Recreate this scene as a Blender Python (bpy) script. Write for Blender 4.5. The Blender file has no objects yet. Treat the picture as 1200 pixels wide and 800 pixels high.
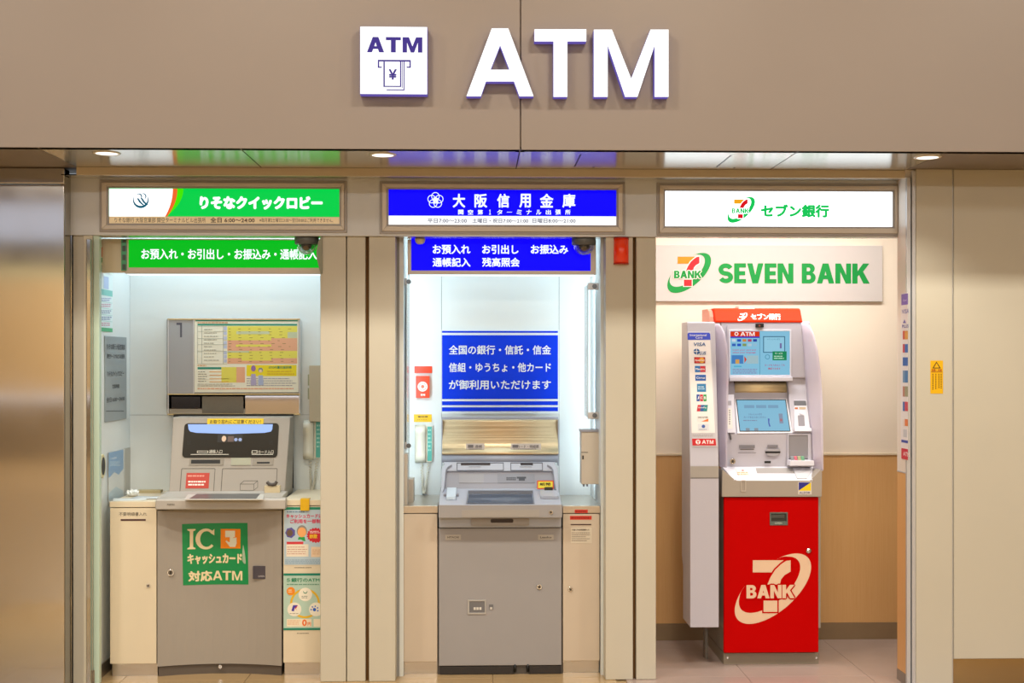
import bpy, bmesh, math, random
from mathutils import Vector, Matrix
from mathutils.geometry import tessellate_polygon
random.seed(7)
C = bpy.context.scene
COL = C.collection

# ---------------------------------------------------------------- camera
FPX, HOR, EYE, YAW = 1500.0, 423.0, 1.55, 0.0283
cam_d = bpy.data.cameras.new('camera'); cam_d.sensor_width = 36.0; cam_d.lens = 36.0 * FPX / 1200.0
cam_d.shift_y = (HOR - 400.0) / 1200.0
cam_d.clip_start = 0.05; cam_d.clip_end = 100
cam = bpy.data.objects.new('camera', cam_d); COL.objects.link(cam)
cam.location = (0, 0, EYE); cam.rotation_euler = (math.pi / 2, 0, -YAW)
C.camera = cam

# ---------------------------------------------------------------- view + world + lights
C.view_settings.view_transform = 'Standard'; C.view_settings.look = 'None'
C.view_settings.gamma = 1.0; C.view_settings.exposure = 0.0
C.cycles.max_bounces = 8; C.cycles.diffuse_bounces = 4; C.cycles.glossy_bounces = 4
C.cycles.transmission_bounces = 6; C.cycles.transparent_max_bounces = 8
C.cycles.caustics_reflective = False; C.cycles.caustics_refractive = False
C.cycles.sample_clamp_indirect = 4.0
C.cycles.use_denoising = True
W = bpy.data.worlds.new('world'); C.world = W; W.use_nodes = True
W.node_tree.nodes['Background'].inputs[0].default_value = (0.86, 0.94, 1.0, 1)
W.node_tree.nodes['Background'].inputs[1].default_value = 0.4

def area(name, loc, size, power, color, target=None, rot=None, shape='RECTANGLE', spread=math.pi):
    l = bpy.data.lights.new(name, 'AREA'); l.shape = shape; l.size = size[0]
    if shape in ('RECTANGLE', 'ELLIPSE'): l.size_y = size[1]
    l.energy = power; l.color = color; l.spread = spread
    o = bpy.data.objects.new(name, l); COL.objects.link(o); o.location = loc
    if target is not None:
        o.rotation_euler = (Vector(target) - Vector(loc)).to_track_quat('-Z', 'Y').to_euler()
    elif rot: o.rotation_euler = rot
    return o
WARM = (1.0, 0.92, 0.78); NEUT = (1.0, 0.97, 0.91); COOL = (0.70, 0.88, 1.0)
# concourse ceiling lamps: one row close to the fascia, rows further out
for x in (-3.2, -1.1, 1.1, 3.2):
    area('concourse_lamp', (x, 3.7, 4.4), (0.5, 0.3), 66, WARM, rot=(0, 0, 0))
for x in (-4.5, 0.0, 4.5):
    area('concourse_lamp', (x, 0.2, 4.4), (2.4, 1.2), 50, NEUT, rot=(0, 0, 0))
    area('concourse_lamp', (x, -6.3, 4.4), (2.4, 1.2), 330, NEUT, rot=(0, 0, 0))  # added bright row, lights the far wall that the steel column reflects

# ---------------------------------------------------------------- pixel -> place
cs, sn = math.cos(YAW), math.sin(YAW)
def ray(px, py):
    dx = (px - 600.0) / FPX; dz = (HOR - py) / FPX
    return Vector((dx * cs + sn, cs - dx * sn, dz))
EYEV = Vector((0, 0, EYE))
class Pl:
    """A plane with axes u, v; n = u x v points into the room."""
    def __init__(s, o, u, v):
        s.o = Vector(o); s.u = Vector(u).normalized(); s.v = Vector(v).normalized(); s.n = s.u.cross(s.v)
    def hit(s, px, py):
        d = ray(px, py); t = (s.o - EYEV).dot(s.n) / d.dot(s.n)
        return EYEV + d * t
    def uv(s, px, py):
        p = s.hit(px, py) - s.o
        return (p.dot(s.u), p.dot(s.v))
    def rect(s, x0, y0, x1, y1):
        xm, ym = (x0 + x1) / 2, (y0 + y1) / 2
        return (s.uv(x0, ym)[0], s.uv(xm, y1)[1], s.uv(x1, ym)[0], s.uv(xm, y0)[1])   # u0 v0 u1 v1
    def pt(s, u, v, h=0.0): return s.o + s.u * u + s.v * v + s.n * h
    def up(s, h): return Pl(s.o + s.n * h, s.u, s.v)
def F(Y): return Pl((0, Y, 0), (1, 0, 0), (0, 0, 1))
def Xat(px, Y): return F(Y).hit(px, HOR).x
def Zat(py, Y, px=600): return F(Y).hit(px, py).z
def tilt(pyt, Yt, pyb, Yb, px=600):
    """plane through a top line and a bottom line, both level"""
    a = F(Yb).hit(px, pyb); b = F(Yt).hit(px, pyt)
    a.x = b.x = 0
    return Pl(a, (1, 0, 0), b - a)
def LEFT(X): return Pl((X, 0, 0), (0, 1, 0), (0, 0, 1))      # a wall on the left, facing right
def RIGHT(X): return Pl((X, 0, 0), (0, -1, 0), (0, 0, 1))    # a wall on the right, facing left
def TOP(Z): return Pl((0, 0, Z), (1, 0, 0), (0, 1, 0))       # a level surface facing up

# ---------------------------------------------------------------- materials
def lin(c):
    return c / 12.92 if c <= 0.04045 else ((c + 0.055) / 1.055) ** 2.4
def rgb(h):
    if isinstance(h, str):
        h = h.lstrip('#'); return tuple(lin(int(h[i:i + 2], 16) / 255) for i in (0, 2, 4))
    return h
MATS = {}
def mat(name, col='#808080', rough=0.5, metal=0.0, emit=0.0, ecol=None, var=0.0, scale=8.0, bump=0.0, bscale=200.0,
        coat=0.0, alpha=1.0, trans=0.0, aniso=0.0, tangent=None, stretch=None, bdist=0.002, ior=1.45, spec=0.5):
    if name in MATS: return MATS[name]
    m = bpy.data.materials.new(name); m.use_nodes = True; nt = m.node_tree; b = nt.nodes['Principled BSDF']
    c = rgb(col); b.inputs['Base Color'].default_value = (*c, 1)
    b.inputs['Roughness'].default_value = rough; b.inputs['Metallic'].default_value = metal
    b.inputs['Coat Weight'].default_value = coat; b.inputs['Alpha'].default_value = alpha
    b.inputs['Transmission Weight'].default_value = trans; b.inputs['IOR'].default_value = ior
    b.inputs['Anisotropic'].default_value = aniso
    b.inputs['Specular IOR Level'].default_value = spec
    if tangent:
        cx = nt.nodes.new('ShaderNodeCombineXYZ')
        for i_ in range(3): cx.inputs[i_].default_value = tangent[i_]
        nt.links.new(cx.outputs[0], b.inputs['Tangent'])
    if emit > 0:
        b.inputs['Emission Color'].default_value = (*rgb(ecol or col), 1); b.inputs['Emission Strength'].default_value = emit
    tc = nt.nodes.new('ShaderNodeTexCoord'); mp = nt.nodes.new('ShaderNodeMapping'); nt.links.new(tc.outputs['Object'], mp.inputs[0])
    if stretch: mp.inputs['Scale'].default_value = stretch
    if var > 0:
        n = nt.nodes.new('ShaderNodeTexNoise'); n.inputs['Scale'].default_value = scale; n.inputs['Detail'].default_value = 5
        nt.links.new(mp.outputs[0], n.inputs['Vector'])
        r = nt.nodes.new('ShaderNodeMixRGB'); r.inputs[1].default_value = (*[x * (1 - var) for x in c], 1); r.inputs[2].default_value = (*[min(1, x * (1 + var)) for x in c], 1)
        nt.links.new(n.outputs[0], r.inputs[0]); nt.links.new(r.outputs[0], b.inputs['Base Color'])
        mr = nt.nodes.new('ShaderNodeMapRange'); mr.inputs['To Min'].default_value = max(0, rough - 0.06); mr.inputs['To Max'].default_value = min(1, rough + 0.06)
        nt.links.new(n.outputs[0], mr.inputs[0]); nt.links.new(mr.outputs[0], b.inputs['Roughness'])
    if bump > 0:
        n2 = nt.nodes.new('ShaderNodeTexNoise'); n2.inputs['Scale'].default_value = bscale; n2.inputs['Detail'].default_value = 3
        nt.links.new(mp.outputs[0], n2.inputs['Vector'])
        bp = nt.nodes.new('ShaderNodeBump'); bp.inputs['Strength'].default_value = bump; bp.inputs['Distance'].default_value = bdist
        nt.links.new(n2.outputs[0], bp.inputs['Height']); nt.links.new(bp.outputs[0], b.inputs['Normal'])
    MATS[name] = m; return m
def wood(name, a, b_):
    m = bpy.data.materials.new(name); m.use_nodes = True; nt = m.node_tree; b = nt.nodes['Principled BSDF']
    tc = nt.nodes.new('ShaderNodeTexCoord'); mp = nt.nodes.new('ShaderNodeMapping'); mp.inputs['Scale'].default_value = (110, 110, 1.6)
    n = nt.nodes.new('ShaderNodeTexNoise'); n.inputs['Scale'].default_value = 2.2; n.inputs['Detail'].default_value = 8; n.inputs['Roughness'].default_value = 0.6
    cr = nt.nodes.new('ShaderNodeValToRGB'); cr.color_ramp.elements[0].color = (*rgb(a), 1); cr.color_ramp.elements[1].color = (*rgb(b_), 1)
    cr.color_ramp.elements[0].position = 0.32; cr.color_ramp.elements[1].position = 0.68
    nt.links.new(tc.outputs['Object'], mp.inputs[0]); nt.links.new(mp.outputs[0], n.inputs['Vector'])
    nt.links.new(n.outputs[0], cr.inputs[0]); nt.links.new(cr.outputs[0], b.inputs['Base Color']); b.inputs['Roughness'].default_value = 0.45
    MATS[name] = m; return m
def flat(col, rough=0.45): return mat('print_' + col, col, rough)
def lit(col, s=1.0): return mat('lit_%s_%.2f' % (col, s), '#020202', 0.4, emit=s, ecol=col, spec=0.08)

M_BEIGE = mat('beige_panel_paint', '#C6C1B2', 0.42, var=0.03, scale=3)
M_FASCIA = mat('fascia_paint', '#857970', 0.45, var=0.03, scale=2)  # greyer paint, darkened too for the weaker light up there
M_HEAD = mat('header_paint', '#D6DADF', 0.38, var=0.02, scale=3)  # blued and lightened in place of cooler light on the header
M_FRAME = mat('sign_frame_metal', '#CDC3B6', 0.35, metal=0.1)
M_FRAME2 = mat('sign_frame_dark', '#A09A96', 0.38, metal=0.1)
M_SOFFIT = mat('soffit_gloss_steel', '#E2E2DC', 0.2, metal=0.92, var=0.0, aniso=0.9, tangent=(0.0, 1.0, 0.0))
M_STEEL = mat('brushed_steel', '#CFC9BE', 0.12, metal=1.0, var=0.02, scale=3, aniso=0.9, tangent=(1.0, 0.0, 0.0))
M_POLISH = mat('polished_steel', '#B9B6AE', 0.06, metal=1.0, var=0.02)
M_SATIN = mat('satin_steel', '#C6BEB2', 0.3, metal=0.9, var=0.05, stretch=(1, 30, 30))
M_ALU = mat('aluminium_trim', '#C4C4C6', 0.32, metal=0.25)
M_DARKGAP = mat('gap_dark', '#6B4A22', 0.8)
M_WHITEW = mat('white_booth_panel', '#DDE3E2', 0.38, var=0.02, scale=4)
M_CREAM = mat('cream_cabinet', '#DDD1B8', 0.42, var=0.025, scale=5)
M_CREAM2 = mat('pale_cabinet', '#C6B8A6', 0.45, var=0.04, scale=6)
M_PINKW = mat('warm_white_wall', '#EFE3D2', 0.5, var=0.02)
M_WOOD = wood('maple_wainscot', '#D6A468', '#DDB078')
M_BLACK = mat('black_plastic', '#121214', 0.35)
M_KICK = mat('kick_steel', '#A79A8A', 0.3, metal=0.7, var=0.08, scale=12)

# ---------------------------------------------------------------- meshes
class MB:
    def __init__(s): s.v = []; s.f = []; s.smooth = []
    def add(s, pts, faces, sm=False):
        k = len(s.v); s.v += [Vector(p) for p in pts]
        for f in faces: s.f.append([i + k for i in f]); s.smooth.append(sm)
        return s
    def box(s, x0, x1, y0, y1, z0, z1):
        x0, x1 = sorted((x0, x1)); y0, y1 = sorted((y0, y1)); z0, z1 = sorted((z0, z1))
        p = [(x0, y0, z0), (x1, y0, z0), (x1, y1, z0), (x0, y1, z0), (x0, y0, z1), (x1, y0, z1), (x1, y1, z1), (x0, y1, z1)]
        return s.add(p, [(3, 2, 1, 0), (4, 5, 6, 7), (0, 1, 5, 4), (1, 2, 6, 5), (2, 3, 7, 6), (3, 0, 4, 7)])
    def prism(s, pl, poly, h0, h1, holes=(), side=True):
        """polygon in uv of plane PL, from height h0 (back) to h1 (front)"""
        loops = [list(poly)] + [list(h) for h in holes]
        def ar(l): return sum(l[i][0] * l[(i + 1) % len(l)][1] - l[(i + 1) % len(l)][0] * l[i][1] for i in range(len(l)))
        if ar(loops[0]) < 0: loops[0].reverse()
        for l in loops[1:]:
            if ar(l) > 0: l.reverse()
        flatp = [p for l in loops for p in l]; n = len(flatp)
        if len(loops) == 1 and n == 4: tris = [(0, 1, 2, 3)]
        else:
            tris = []
            for t in tessellate_polygon([[Vector((p[0], p[1], 0)) for p in l] for l in loops]):
                a, b, c = [flatp[i] for i in t]
                cr = (b[0] - a[0]) * (c[1] - a[1]) - (b[1] - a[1]) * (c[0] - a[0])
                if abs(cr) < 1e-14: continue
                tris.append(t if cr > 0 else (t[0], t[2], t[1]))
        if not side or h0 == h1:
            return s.add([pl.pt(p[0], p[1], h1) for p in flatp], tris)
        pts = [pl.pt(p[0], p[1], h1) for p in flatp] + [pl.pt(p[0], p[1], h0) for p in flatp]
        faces = [tuple(t) for t in tris] + [tuple(reversed([i + n for i in t])) for t in tris]
        k = 0
        for l in loops:
            m = len(l)
            for i in range(m):
                a, b = k + i, k + (i + 1) % m
                faces.append((b, a, a + n, b + n))
            k += m
        return s.add(pts, faces)
    def rect(s, pl, x0, y0, x1, y1, h0=0.0, h1=0.002, r=0.0):
        u0, v0, u1, v1 = pl.rect(x0, y0, x1, y1)
        return s.prism(pl, rr(u0, v0, u1, v1, r), h0, h1)
    def poly(s, pl, pts, h0=0.0, h1=0.002, holes=()):
        return s.prism(pl, [pl.uv(*p) for p in pts], h0, h1, [[pl.uv(*p) for p in h] for h in holes])
    def ring(s, pl, o, i, h0, h1, r=0.0):
        a = pl.rect(*o); b = pl.rect(*i)
        if r > 0: return s.prism(pl, rr(*a, r), h0, h1, [rr(*b, r * 0.7)])
        A = [(a[0], a[1]), (a[2], a[1]), (a[2], a[3]), (a[0], a[3])]; B = [(b[0], b[1]), (b[2], b[1]), (b[2], b[3]), (b[0], b[3])]
        for k in range(4):
            j = (k + 1) % 4
            s.prism(pl, [A[k], A[j], B[j], B[k]], h0, h1)
        return s
    def disc(s, pl, cx, cy, rx, h0=0.0, h1=0.002, ry=None, n=24):
        u, v = pl.uv(cx, cy); ru = abs(pl.uv(cx + rx, cy)[0] - u); rv = ru if ry is None else abs(pl.uv(cx, cy - ry)[1] - v)
        return s.prism(pl, [(u + ru * math.cos(2 * math.pi * k / n), v + rv * math.sin(2 * math.pi * k / n)) for k in range(n)], h0, h1)
    def annulus(s, pl, cx, cy, rx, rin, h0=0.0, h1=0.002, n=24):
        u, v = pl.uv(cx, cy); ru = abs(pl.uv(cx + rx, cy)[0] - u); ri = ru * rin / rx
        c = [(math.cos(2 * math.pi * k / n), math.sin(2 * math.pi * k / n)) for k in range(n)]
        return s.prism(pl, [(u + ru * a, v + ru * b) for a, b in c], h0, h1, [[(u + ri * a, v + ri * b) for a, b in c]])
    def extr(s, prof, x0, x1):
        """closed (Y,Z) profile extruded along X"""
        p = Pl((0, 0, 0), (0, 1, 0), (0, 0, 1))     # n = +X
        return s.prism(p, prof, min(x0, x1), max(x0, x1))
    def cyl(s, p0, p1, r, n=16, r1=None, cap=True):
        p0, p1 = Vector(p0), Vector(p1); r1 = r if r1 is None else r1
        q = (p1 - p0).to_track_quat('Z', 'Y'); pts = []
        for P, R in ((p0, r), (p1, r1)):
            for k in range(n):
                a = 2 * math.pi * k / n; pts.append(P + q @ Vector((R * math.cos(a), R * math.sin(a), 0)))
        k0 = len(s.v); s.v += pts
        for k in range(n): s.f.append([k0 + k, k0 + (k + 1) % n, k0 + n + (k + 1) % n, k0 + n + k]); s.smooth.append(True)
        if cap:
            s.f.append([k0 + k for k in reversed(range(n))]); s.smooth.append(False)
            s.f.append([k0 + n + k for k in range(n)]); s.smooth.append(False)
        return s
    def lathe(s, o, prof, n=24, axis=(0, 0, 1)):
        q = Vector(axis).to_track_quat('Z', 'Y'); o = Vector(o); k0 = len(s.v); m = len(prof)
        for r, h in prof:
            for k in range(n):
                a = 2 * math.pi * k / n; s.v.append(o + q @ Vector((r * math.cos(a), r * math.sin(a), h)))
        for i in range(m - 1):
            for k in range(n):
                a = k0 + i * n + k; b = k0 + i * n + (k + 1) % n
                s.f.append([a, b, b + n, a + n]); s.smooth.append(True)
        return s
    def tube(s, pts, r, n=6):
        pts = [Vector(p) for p in pts]; k0 = len(s.v)
        for i, p in enumerate(pts):
            t = (pts[min(i + 1, len(pts) - 1)] - pts[max(i - 1, 0)]).normalized()
            a = t.cross(Vector((0.3, 1, 0.1))).normalized(); b = t.cross(a)
            for k in range(n):
                w = 2 * math.pi * k / n; s.v.append(p + (a * math.cos(w) + b * math.sin(w)) * r)
        for i in range(len(pts) - 1):
            for k in range(n):
                s.f.append([k0 + i * n + k, k0 + i * n + (k + 1) % n, k0 + (i + 1) * n + (k + 1) % n, k0 + (i + 1) * n + k]); s.smooth.append(True)
        return s
    def grid(s, rows, th=None):
        """a sheet through rows of points; th gives it thickness along a vector"""
        k0 = len(s.v); m = len(rows[0]); n = len(rows)
        for row in rows: s.v += [Vector(p) for p in row]
        for i in range(n - 1):
            for j in range(m - 1):
                a = k0 + i * m + j; s.f.append([a, a + 1, a + m + 1, a + m]); s.smooth.append(True)
        if th is not None:
            th = Vector(th); k1 = len(s.v)
            for row in rows: s.v += [Vector(p) + th for p in row]
            for i in range(n - 1):
                for j in range(m - 1):
                    a = k1 + i * m + j; s.f.append([a + m, a + m + 1, a + 1, a]); s.smooth.append(True)
            edge = [i * m for i in range(n)] + [(n - 1) * m + j for j in range(1, m)] + [i * m + m - 1 for i in range(n - 2, -1, -1)] + [j for j in range(m - 2, 0, -1)]
            for i in range(len(edge)):
                a, b = edge[i], edge[(i + 1) % len(edge)]; s.f.append([k0 + a, k0 + b, k1 + b, k1 + a]); s.smooth.append(False)
        return s
    def build(s, name, material, parent=None, bevel=0.0, seg=2):
        lo = Vector((min(p.x for p in s.v), min(p.y for p in s.v), min(p.z for p in s.v)))
        hi = Vector((max(p.x for p in s.v), max(p.y for p in s.v), max(p.z for p in s.v)))
        c = Vector(((lo.x + hi.x) / 2, (lo.y + hi.y) / 2, lo.z))
        me = bpy.data.meshes.new(name); me.from_pydata([p - c for p in s.v], [], s.f); me.update()
        me.polygons.foreach_set('use_smooth', s.smooth)
        me.materials.append(material)
        o = bpy.data.objects.new(name, me); COL.objects.link(o)
        put(o, c, parent)
        if bevel > 0:
            b = o.modifiers.new('bevel', 'BEVEL'); b.width = bevel; b.segments = seg; b.limit_method = 'ANGLE'; b.angle_limit = 0.7
            b.harden_normals = True
        return o
WP = {}
def put(o, w, parent):
    WP[o.name] = Vector(w)
    if parent is not None:
        o.parent = parent; o.location = Vector(w) - WP[parent.name]
    else: o.location = w
def rr(u0, v0, u1, v1, r=0.0, n=5):
    if r <= 0: return [(u0, v0), (u1, v0), (u1, v1), (u0, v1)]
    out = []
    for cx, cy, a0 in ((u1 - r, v0 + r, -90), (u1 - r, v1 - r, 0), (u0 + r, v1 - r, 90), (u0 + r, v0 + r, 180)):
        for k in range(n):
            a = math.radians(a0 + 90 * k / (n - 1)); out.append((cx + r * math.cos(a), cy + r * math.sin(a)))
    return out
def tag(o, label=None, cat=None, group=None, kind=None):
    if label: o['label'] = label
    if cat: o['category'] = cat
    if group: o['group'] = group
    if kind: o['kind'] = kind
    return o
def thing(name, label, cat, loc, group=None):
    o = bpy.data.objects.new(name, None); COL.objects.link(o); o.empty_display_size = 0.1
    put(o, loc, None); return tag(o, label, cat, group)
def struct(name, loc=(0, 0, 0)):
    o = bpy.data.objects.new(name, None); COL.objects.link(o); put(o, loc, None); return tag(o, kind='structure')
def R(name, m, pl, x0, y0, x1, y1, parent, h0=0.0, h1=0.002, r=0.0, bevel=0.0):
    return MB().rect(pl, x0, y0, x1, y1, h0, h1, r).build(name, m, parent, bevel)

# ---------------------------------------------------------------- lettering
def _arc(cx, cy, rx, ry, a0, a1, n=10):
    return [(cx + rx * math.cos(math.radians(a0 + (a1 - a0) * k / n)), cy + ry * math.sin(math.radians(a0 + (a1 - a0) * k / n))) for k in range(n + 1)]
GL = {
 'E': (.62, [[(0, 0), (.62, 0), (.62, .2), (.26, .2), (.26, .41), (.58, .41), (.58, .6), (.26, .6), (.26, .8), (.62, .8), (.62, 1), (0, 1)]]),
 'V': (.86, [[(.28, 0), (.58, 0), (.86, 1), (.59, 1), (.43, .36), (.27, 1), (0, 1)]]),
 'N': (.84, [[(0, 0), (.25, 0), (.25, .62), (.56, 0), (.84, 0), (.84, 1), (.59, 1), (.59, .38), (.28, 1), (0, 1)]]),
 'K': (.92, [[(0, 0), (.26, 0), (.26, .34), (.36, .45), (.60, 0), (.92, 0), (.56, .60), (.90, 1), (.58, 1), (.26, .58), (.26, 1), (0, 1)]]),
 'A': (.92, [[(0, 0), (.27, 0), (.335, .22), (.585, .22), (.65, 0), (.92, 0), (.61, 1), (.31, 1)], [(.395, .4), (.525, .4), (.46, .66)]]),
 'T': (.8, [[(.27, 0), (.53, 0), (.53, .79), (.8, .79), (.8, 1), (0, 1), (0, .79), (.27, .79)]]),
 'M': (1.06, [[(0, 0), (.24, 0), (.24, .64), (.44, 0), (.62, 0), (.82, .64), (.82, 0), (1.06, 0), (1.06, 1), (.72, 1), (.53, .4), (.34, 1), (0, 1)]]),
 'B': (.74, [[(0, 0)] + _arc(.42, .285, .32, .285, -90, 62) + _arc(.40, .75, .29, .25, -58, 90) + [(0, 1)], [(.25, .60)] + _arc(.37, .705, .10, .105, -90, 90, 6) + [(.25, .81)], [(.25, .18)] + _arc(.39, .305, .11, .125, -90, 90, 6) + [(.25, .43)]]),
}
def block_mb(mb, pl, s, x0, y0, x1, y1, h0=0.0, h1=0.0006, grow=0.0):
    """heavy capitals drawn as polygons, filling the box"""
    gap = .09; wid = lambda c: .30 if c == ' ' else (.76 if c == 'S' else GL[c][0])
    tot = sum(wid(c) + gap for c in s) - gap; u0, v0, u1, v1 = pl.rect(x0, y0, x1, y1); H = v1 - v0; sx = (u1 - u0) / tot; x = 0
    g = grow * H; offs = [(0, 0)] if g == 0 else [(g * math.cos(math.pi * k / 4), g * math.sin(math.pi * k / 4)) for k in range(8)]
    for c in s:
        if c != ' ':
            for n_, (ox, oy) in enumerate(offs):
                f = lambda p: (u0 + (x + p[0]) * sx + ox, v0 + p[1] * H + oy); e = n_ * 0.00004
                if c == 'S':
                    cl = _arc(.38, .69, .27, .20, 22, 270, 16) + _arc(.38, .30, .27, .19, 90, -158, 16)
                    for i in range(len(cl) - 1):
                        a = Vector(cl[max(i - 1, 0)]); b = Vector(cl[min(i + 1, len(cl) - 1)]); a2 = Vector(cl[i]); b2 = Vector(cl[min(i + 2, len(cl) - 1)])
                        na = (b - a).normalized(); nb_ = (b2 - a2).normalized(); t_ = .105
                        P0, P1 = Vector(cl[i]), Vector(cl[i + 1]); q = [(P0.x - na.y * t_ * 1.15, P0.y + na.x * t_), (P1.x - nb_.y * t_ * 1.15, P1.y + nb_.x * t_), (P1.x + nb_.y * t_ * 1.15, P1.y - nb_.x * t_), (P0.x + na.y * t_ * 1.15, P0.y - na.x * t_)]
                        mb.prism(pl, [f(p) for p in q], h0, h1 + e, side=False)
                else:
                    L = GL[c][1]; mb.prism(pl, [f(p) for p in L[0]], h0, h1 + e, [[f(p) for p in h] for h in L[1:]], side=False)
        x += wid(c) + gap
    return mb
def BT(pl, s, x0, y0, x1, y1, m, parent, h=0.0008, name='lettering', grow=0.0):
    return block_mb(MB(), pl, s, x0, y0, x1, y1, 0, h, grow).build(name, m, parent)
TXT = {}
def glyphs(body, res):
    k = (body, res)
    if k in TXT: return TXT[k]
    c = bpy.data.curves.new('text', 'FONT'); c.body = body; c.size = 1; c.fill_mode = 'FRONT'; c.resolution_u = res
    o = bpy.data.objects.new('text', c); COL.objects.link(o)
    dg = bpy.context.evaluated_depsgraph_get(); dg.update()
    me = bpy.data.meshes.new_from_object(o.evaluated_get(dg))
    vs = [(v.co.x, v.co.y) for v in me.vertices]; fs = [tuple(p.vertices) for p in me.polygons]
    bpy.data.objects.remove(o); bpy.data.curves.remove(c); bpy.data.meshes.remove(me)
    TXT[k] = (vs, fs); return TXT[k]
def text_mb(mb, pl, body, x0, y0, x1, y1, h=0.0006, bold=0.0, res=2, nb=8, shear=0.0, flipn=False):
    """lettering laid on plane PL, its ink filling the box; bold is a share of the box height"""
    vs, fs = glyphs(body, res)
    a0, b0, a1, b1 = min(v[0] for v in vs), min(v[1] for v in vs), max(v[0] for v in vs), max(v[1] for v in vs)
    u0, v0, u1, v1 = pl.rect(x0, y0, x1, y1); g = bold * (v1 - v0) * 0.62
    su = (u1 - u0 - 2 * g) / (a1 - a0); sv = (v1 - v0 - 2 * g) / max(b1 - b0, 1e-6)
    offs = [(0, 0)] + ([(g * math.cos(2 * math.pi * k / nb), g * math.sin(2 * math.pi * k / nb)) for k in range(nb)] if bold > 0 else [])
    for k, (ox, oy) in enumerate(offs):
        pts = []
        for a, b in vs:
            vv = v0 + g + (b - b0) * sv + oy
            pts.append(pl.pt(u0 + g + (a - a0) * su + ox + shear * (vv - v0), vv, h + k * 0.00004))
        mb.add(pts, fs)
    return mb
def T(pl, body, x0, y0, x1, y1, m, parent, bold=0.0, res=2, h=0.0006, nb=8, shear=0.0, name='lettering'):
    return text_mb(MB(), pl, body, x0, y0, x1, y1, h, bold, res, nb, shear).build(name, m, parent)
def dashes(pl, x0, y0, x1, y1, rows, m, parent, h=0.0006, fill=0.5, wmin=1.5, wmax=5, gap=0.6, name='small_print', rag=0.25):
    """rows of print too small to read"""
    mb = MB(); rh = (y1 - y0) / rows
    for r in range(rows):
        y = y0 + r * rh + rh * (1 - fill) / 2; x = x0; xe = x1 - random.random() * rag * (x1 - x0)
        while x < xe:
            w = random.uniform(wmin, wmax)
            mb.rect(pl, x, y, min(x + w, xe), y + rh * fill, 0, h); x += w + gap
    return mb.build(name, m, parent)

def seven_logo(pl, x0, y0, x1, y1, parent, c_bar, c_red, c_sw, c_txt, c_back, h=0.0006):
    """a numeral with a slanted elliptical swoosh and the word BANK"""
    w, hh = x1 - x0, y1 - y0
    def q(x, y): return (x0 + (x - 64) / 271 * w, y0 + (y - 460) / 250 * hh)
    phi = math.radians(51.7)
    def ell(cx, cy, a, b, t): return q(cx + a * math.cos(t), cy - b * math.cos(t - phi))
    mb = MB(); N = 64; prev = None
    for k in range(N + 1):
        s_ = k / N; t = math.radians(84 - 306 * s_)
        o = ell(199.5, 585, 135.5, 125, t); i = ell(187.5, 571, 109, 100, t)
        e = min(1.0, min(s_, 1 - s_) * 9 + 0.12); i = (o[0] + (i[0] - o[0]) * e, o[1] + (i[1] - o[1]) * e)
        if prev: mb.poly(pl, [prev[0], o, i, prev[1]], 0, h)
        prev = (o, i)
    mb.build('swoosh', c_sw, parent)
    MB().poly(pl, [q(*p) for p in ((128, 484), (245, 484), (222, 500), (200, 527), (128, 527))], h, 2 * h).build('numeral_bar', c_bar, parent)
    mb = MB(); up = [(262, 484), (262, 524), (240, 537), (228, 552), (224, 570), (180, 570), (190, 545), (208, 517), (228, 498), (246, 486)]
    back = MB().poly(pl, [q(*p) for p in [(267, 479), (267, 528), (244, 541), (232, 556), (229, 570), (174, 570), (184, 543), (203, 514), (224, 494), (244, 479)]], h * 1.6, 2.1 * h)
    back.poly(pl, [q(*p) for p in ((161, 622), (220, 622), (220, 672), (161, 672))], h * 1.6, 2.1 * h)
    block_mb(back, pl, 'BANK', *q(106, 572), *q(275, 618), 0, 2.9 * h, grow=0.12)
    back.build('numeral_outline', c_back, parent)
    mb.poly(pl, [q(*p) for p in up], 2.2 * h, 2.7 * h).build('numeral_stem', c_red, parent)
    MB().poly(pl, [q(*p) for p in ((166, 627), (215, 627), (215, 667), (166, 667))], 2.2 * h, 2.7 * h).build('numeral_foot', c_red, parent)
    block_mb(MB(), pl, 'BANK', *q(106, 572), *q(275, 618), 0, 3.6 * h + 0.0005, grow=0.015).build('lettering', c_txt, parent)

# ================================================================ the place
YF, YL, YH, YP, YC, YB, Y3 = 5.54, 6.08, 6.19, 6.21, 6.33, 6.85, 7.09
ZS, ZHB, ZC = 2.4646, 2.153, 4.5
Z0 = 0.0
def bx(name, m, par, x0, x1, y0, y1, z0, z1, bevel=0.0):
    return MB().box(x0, x1, y0, y1, z0, z1).build(name, m, par, bevel)
XL, XR = -9.0, 9.0
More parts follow.
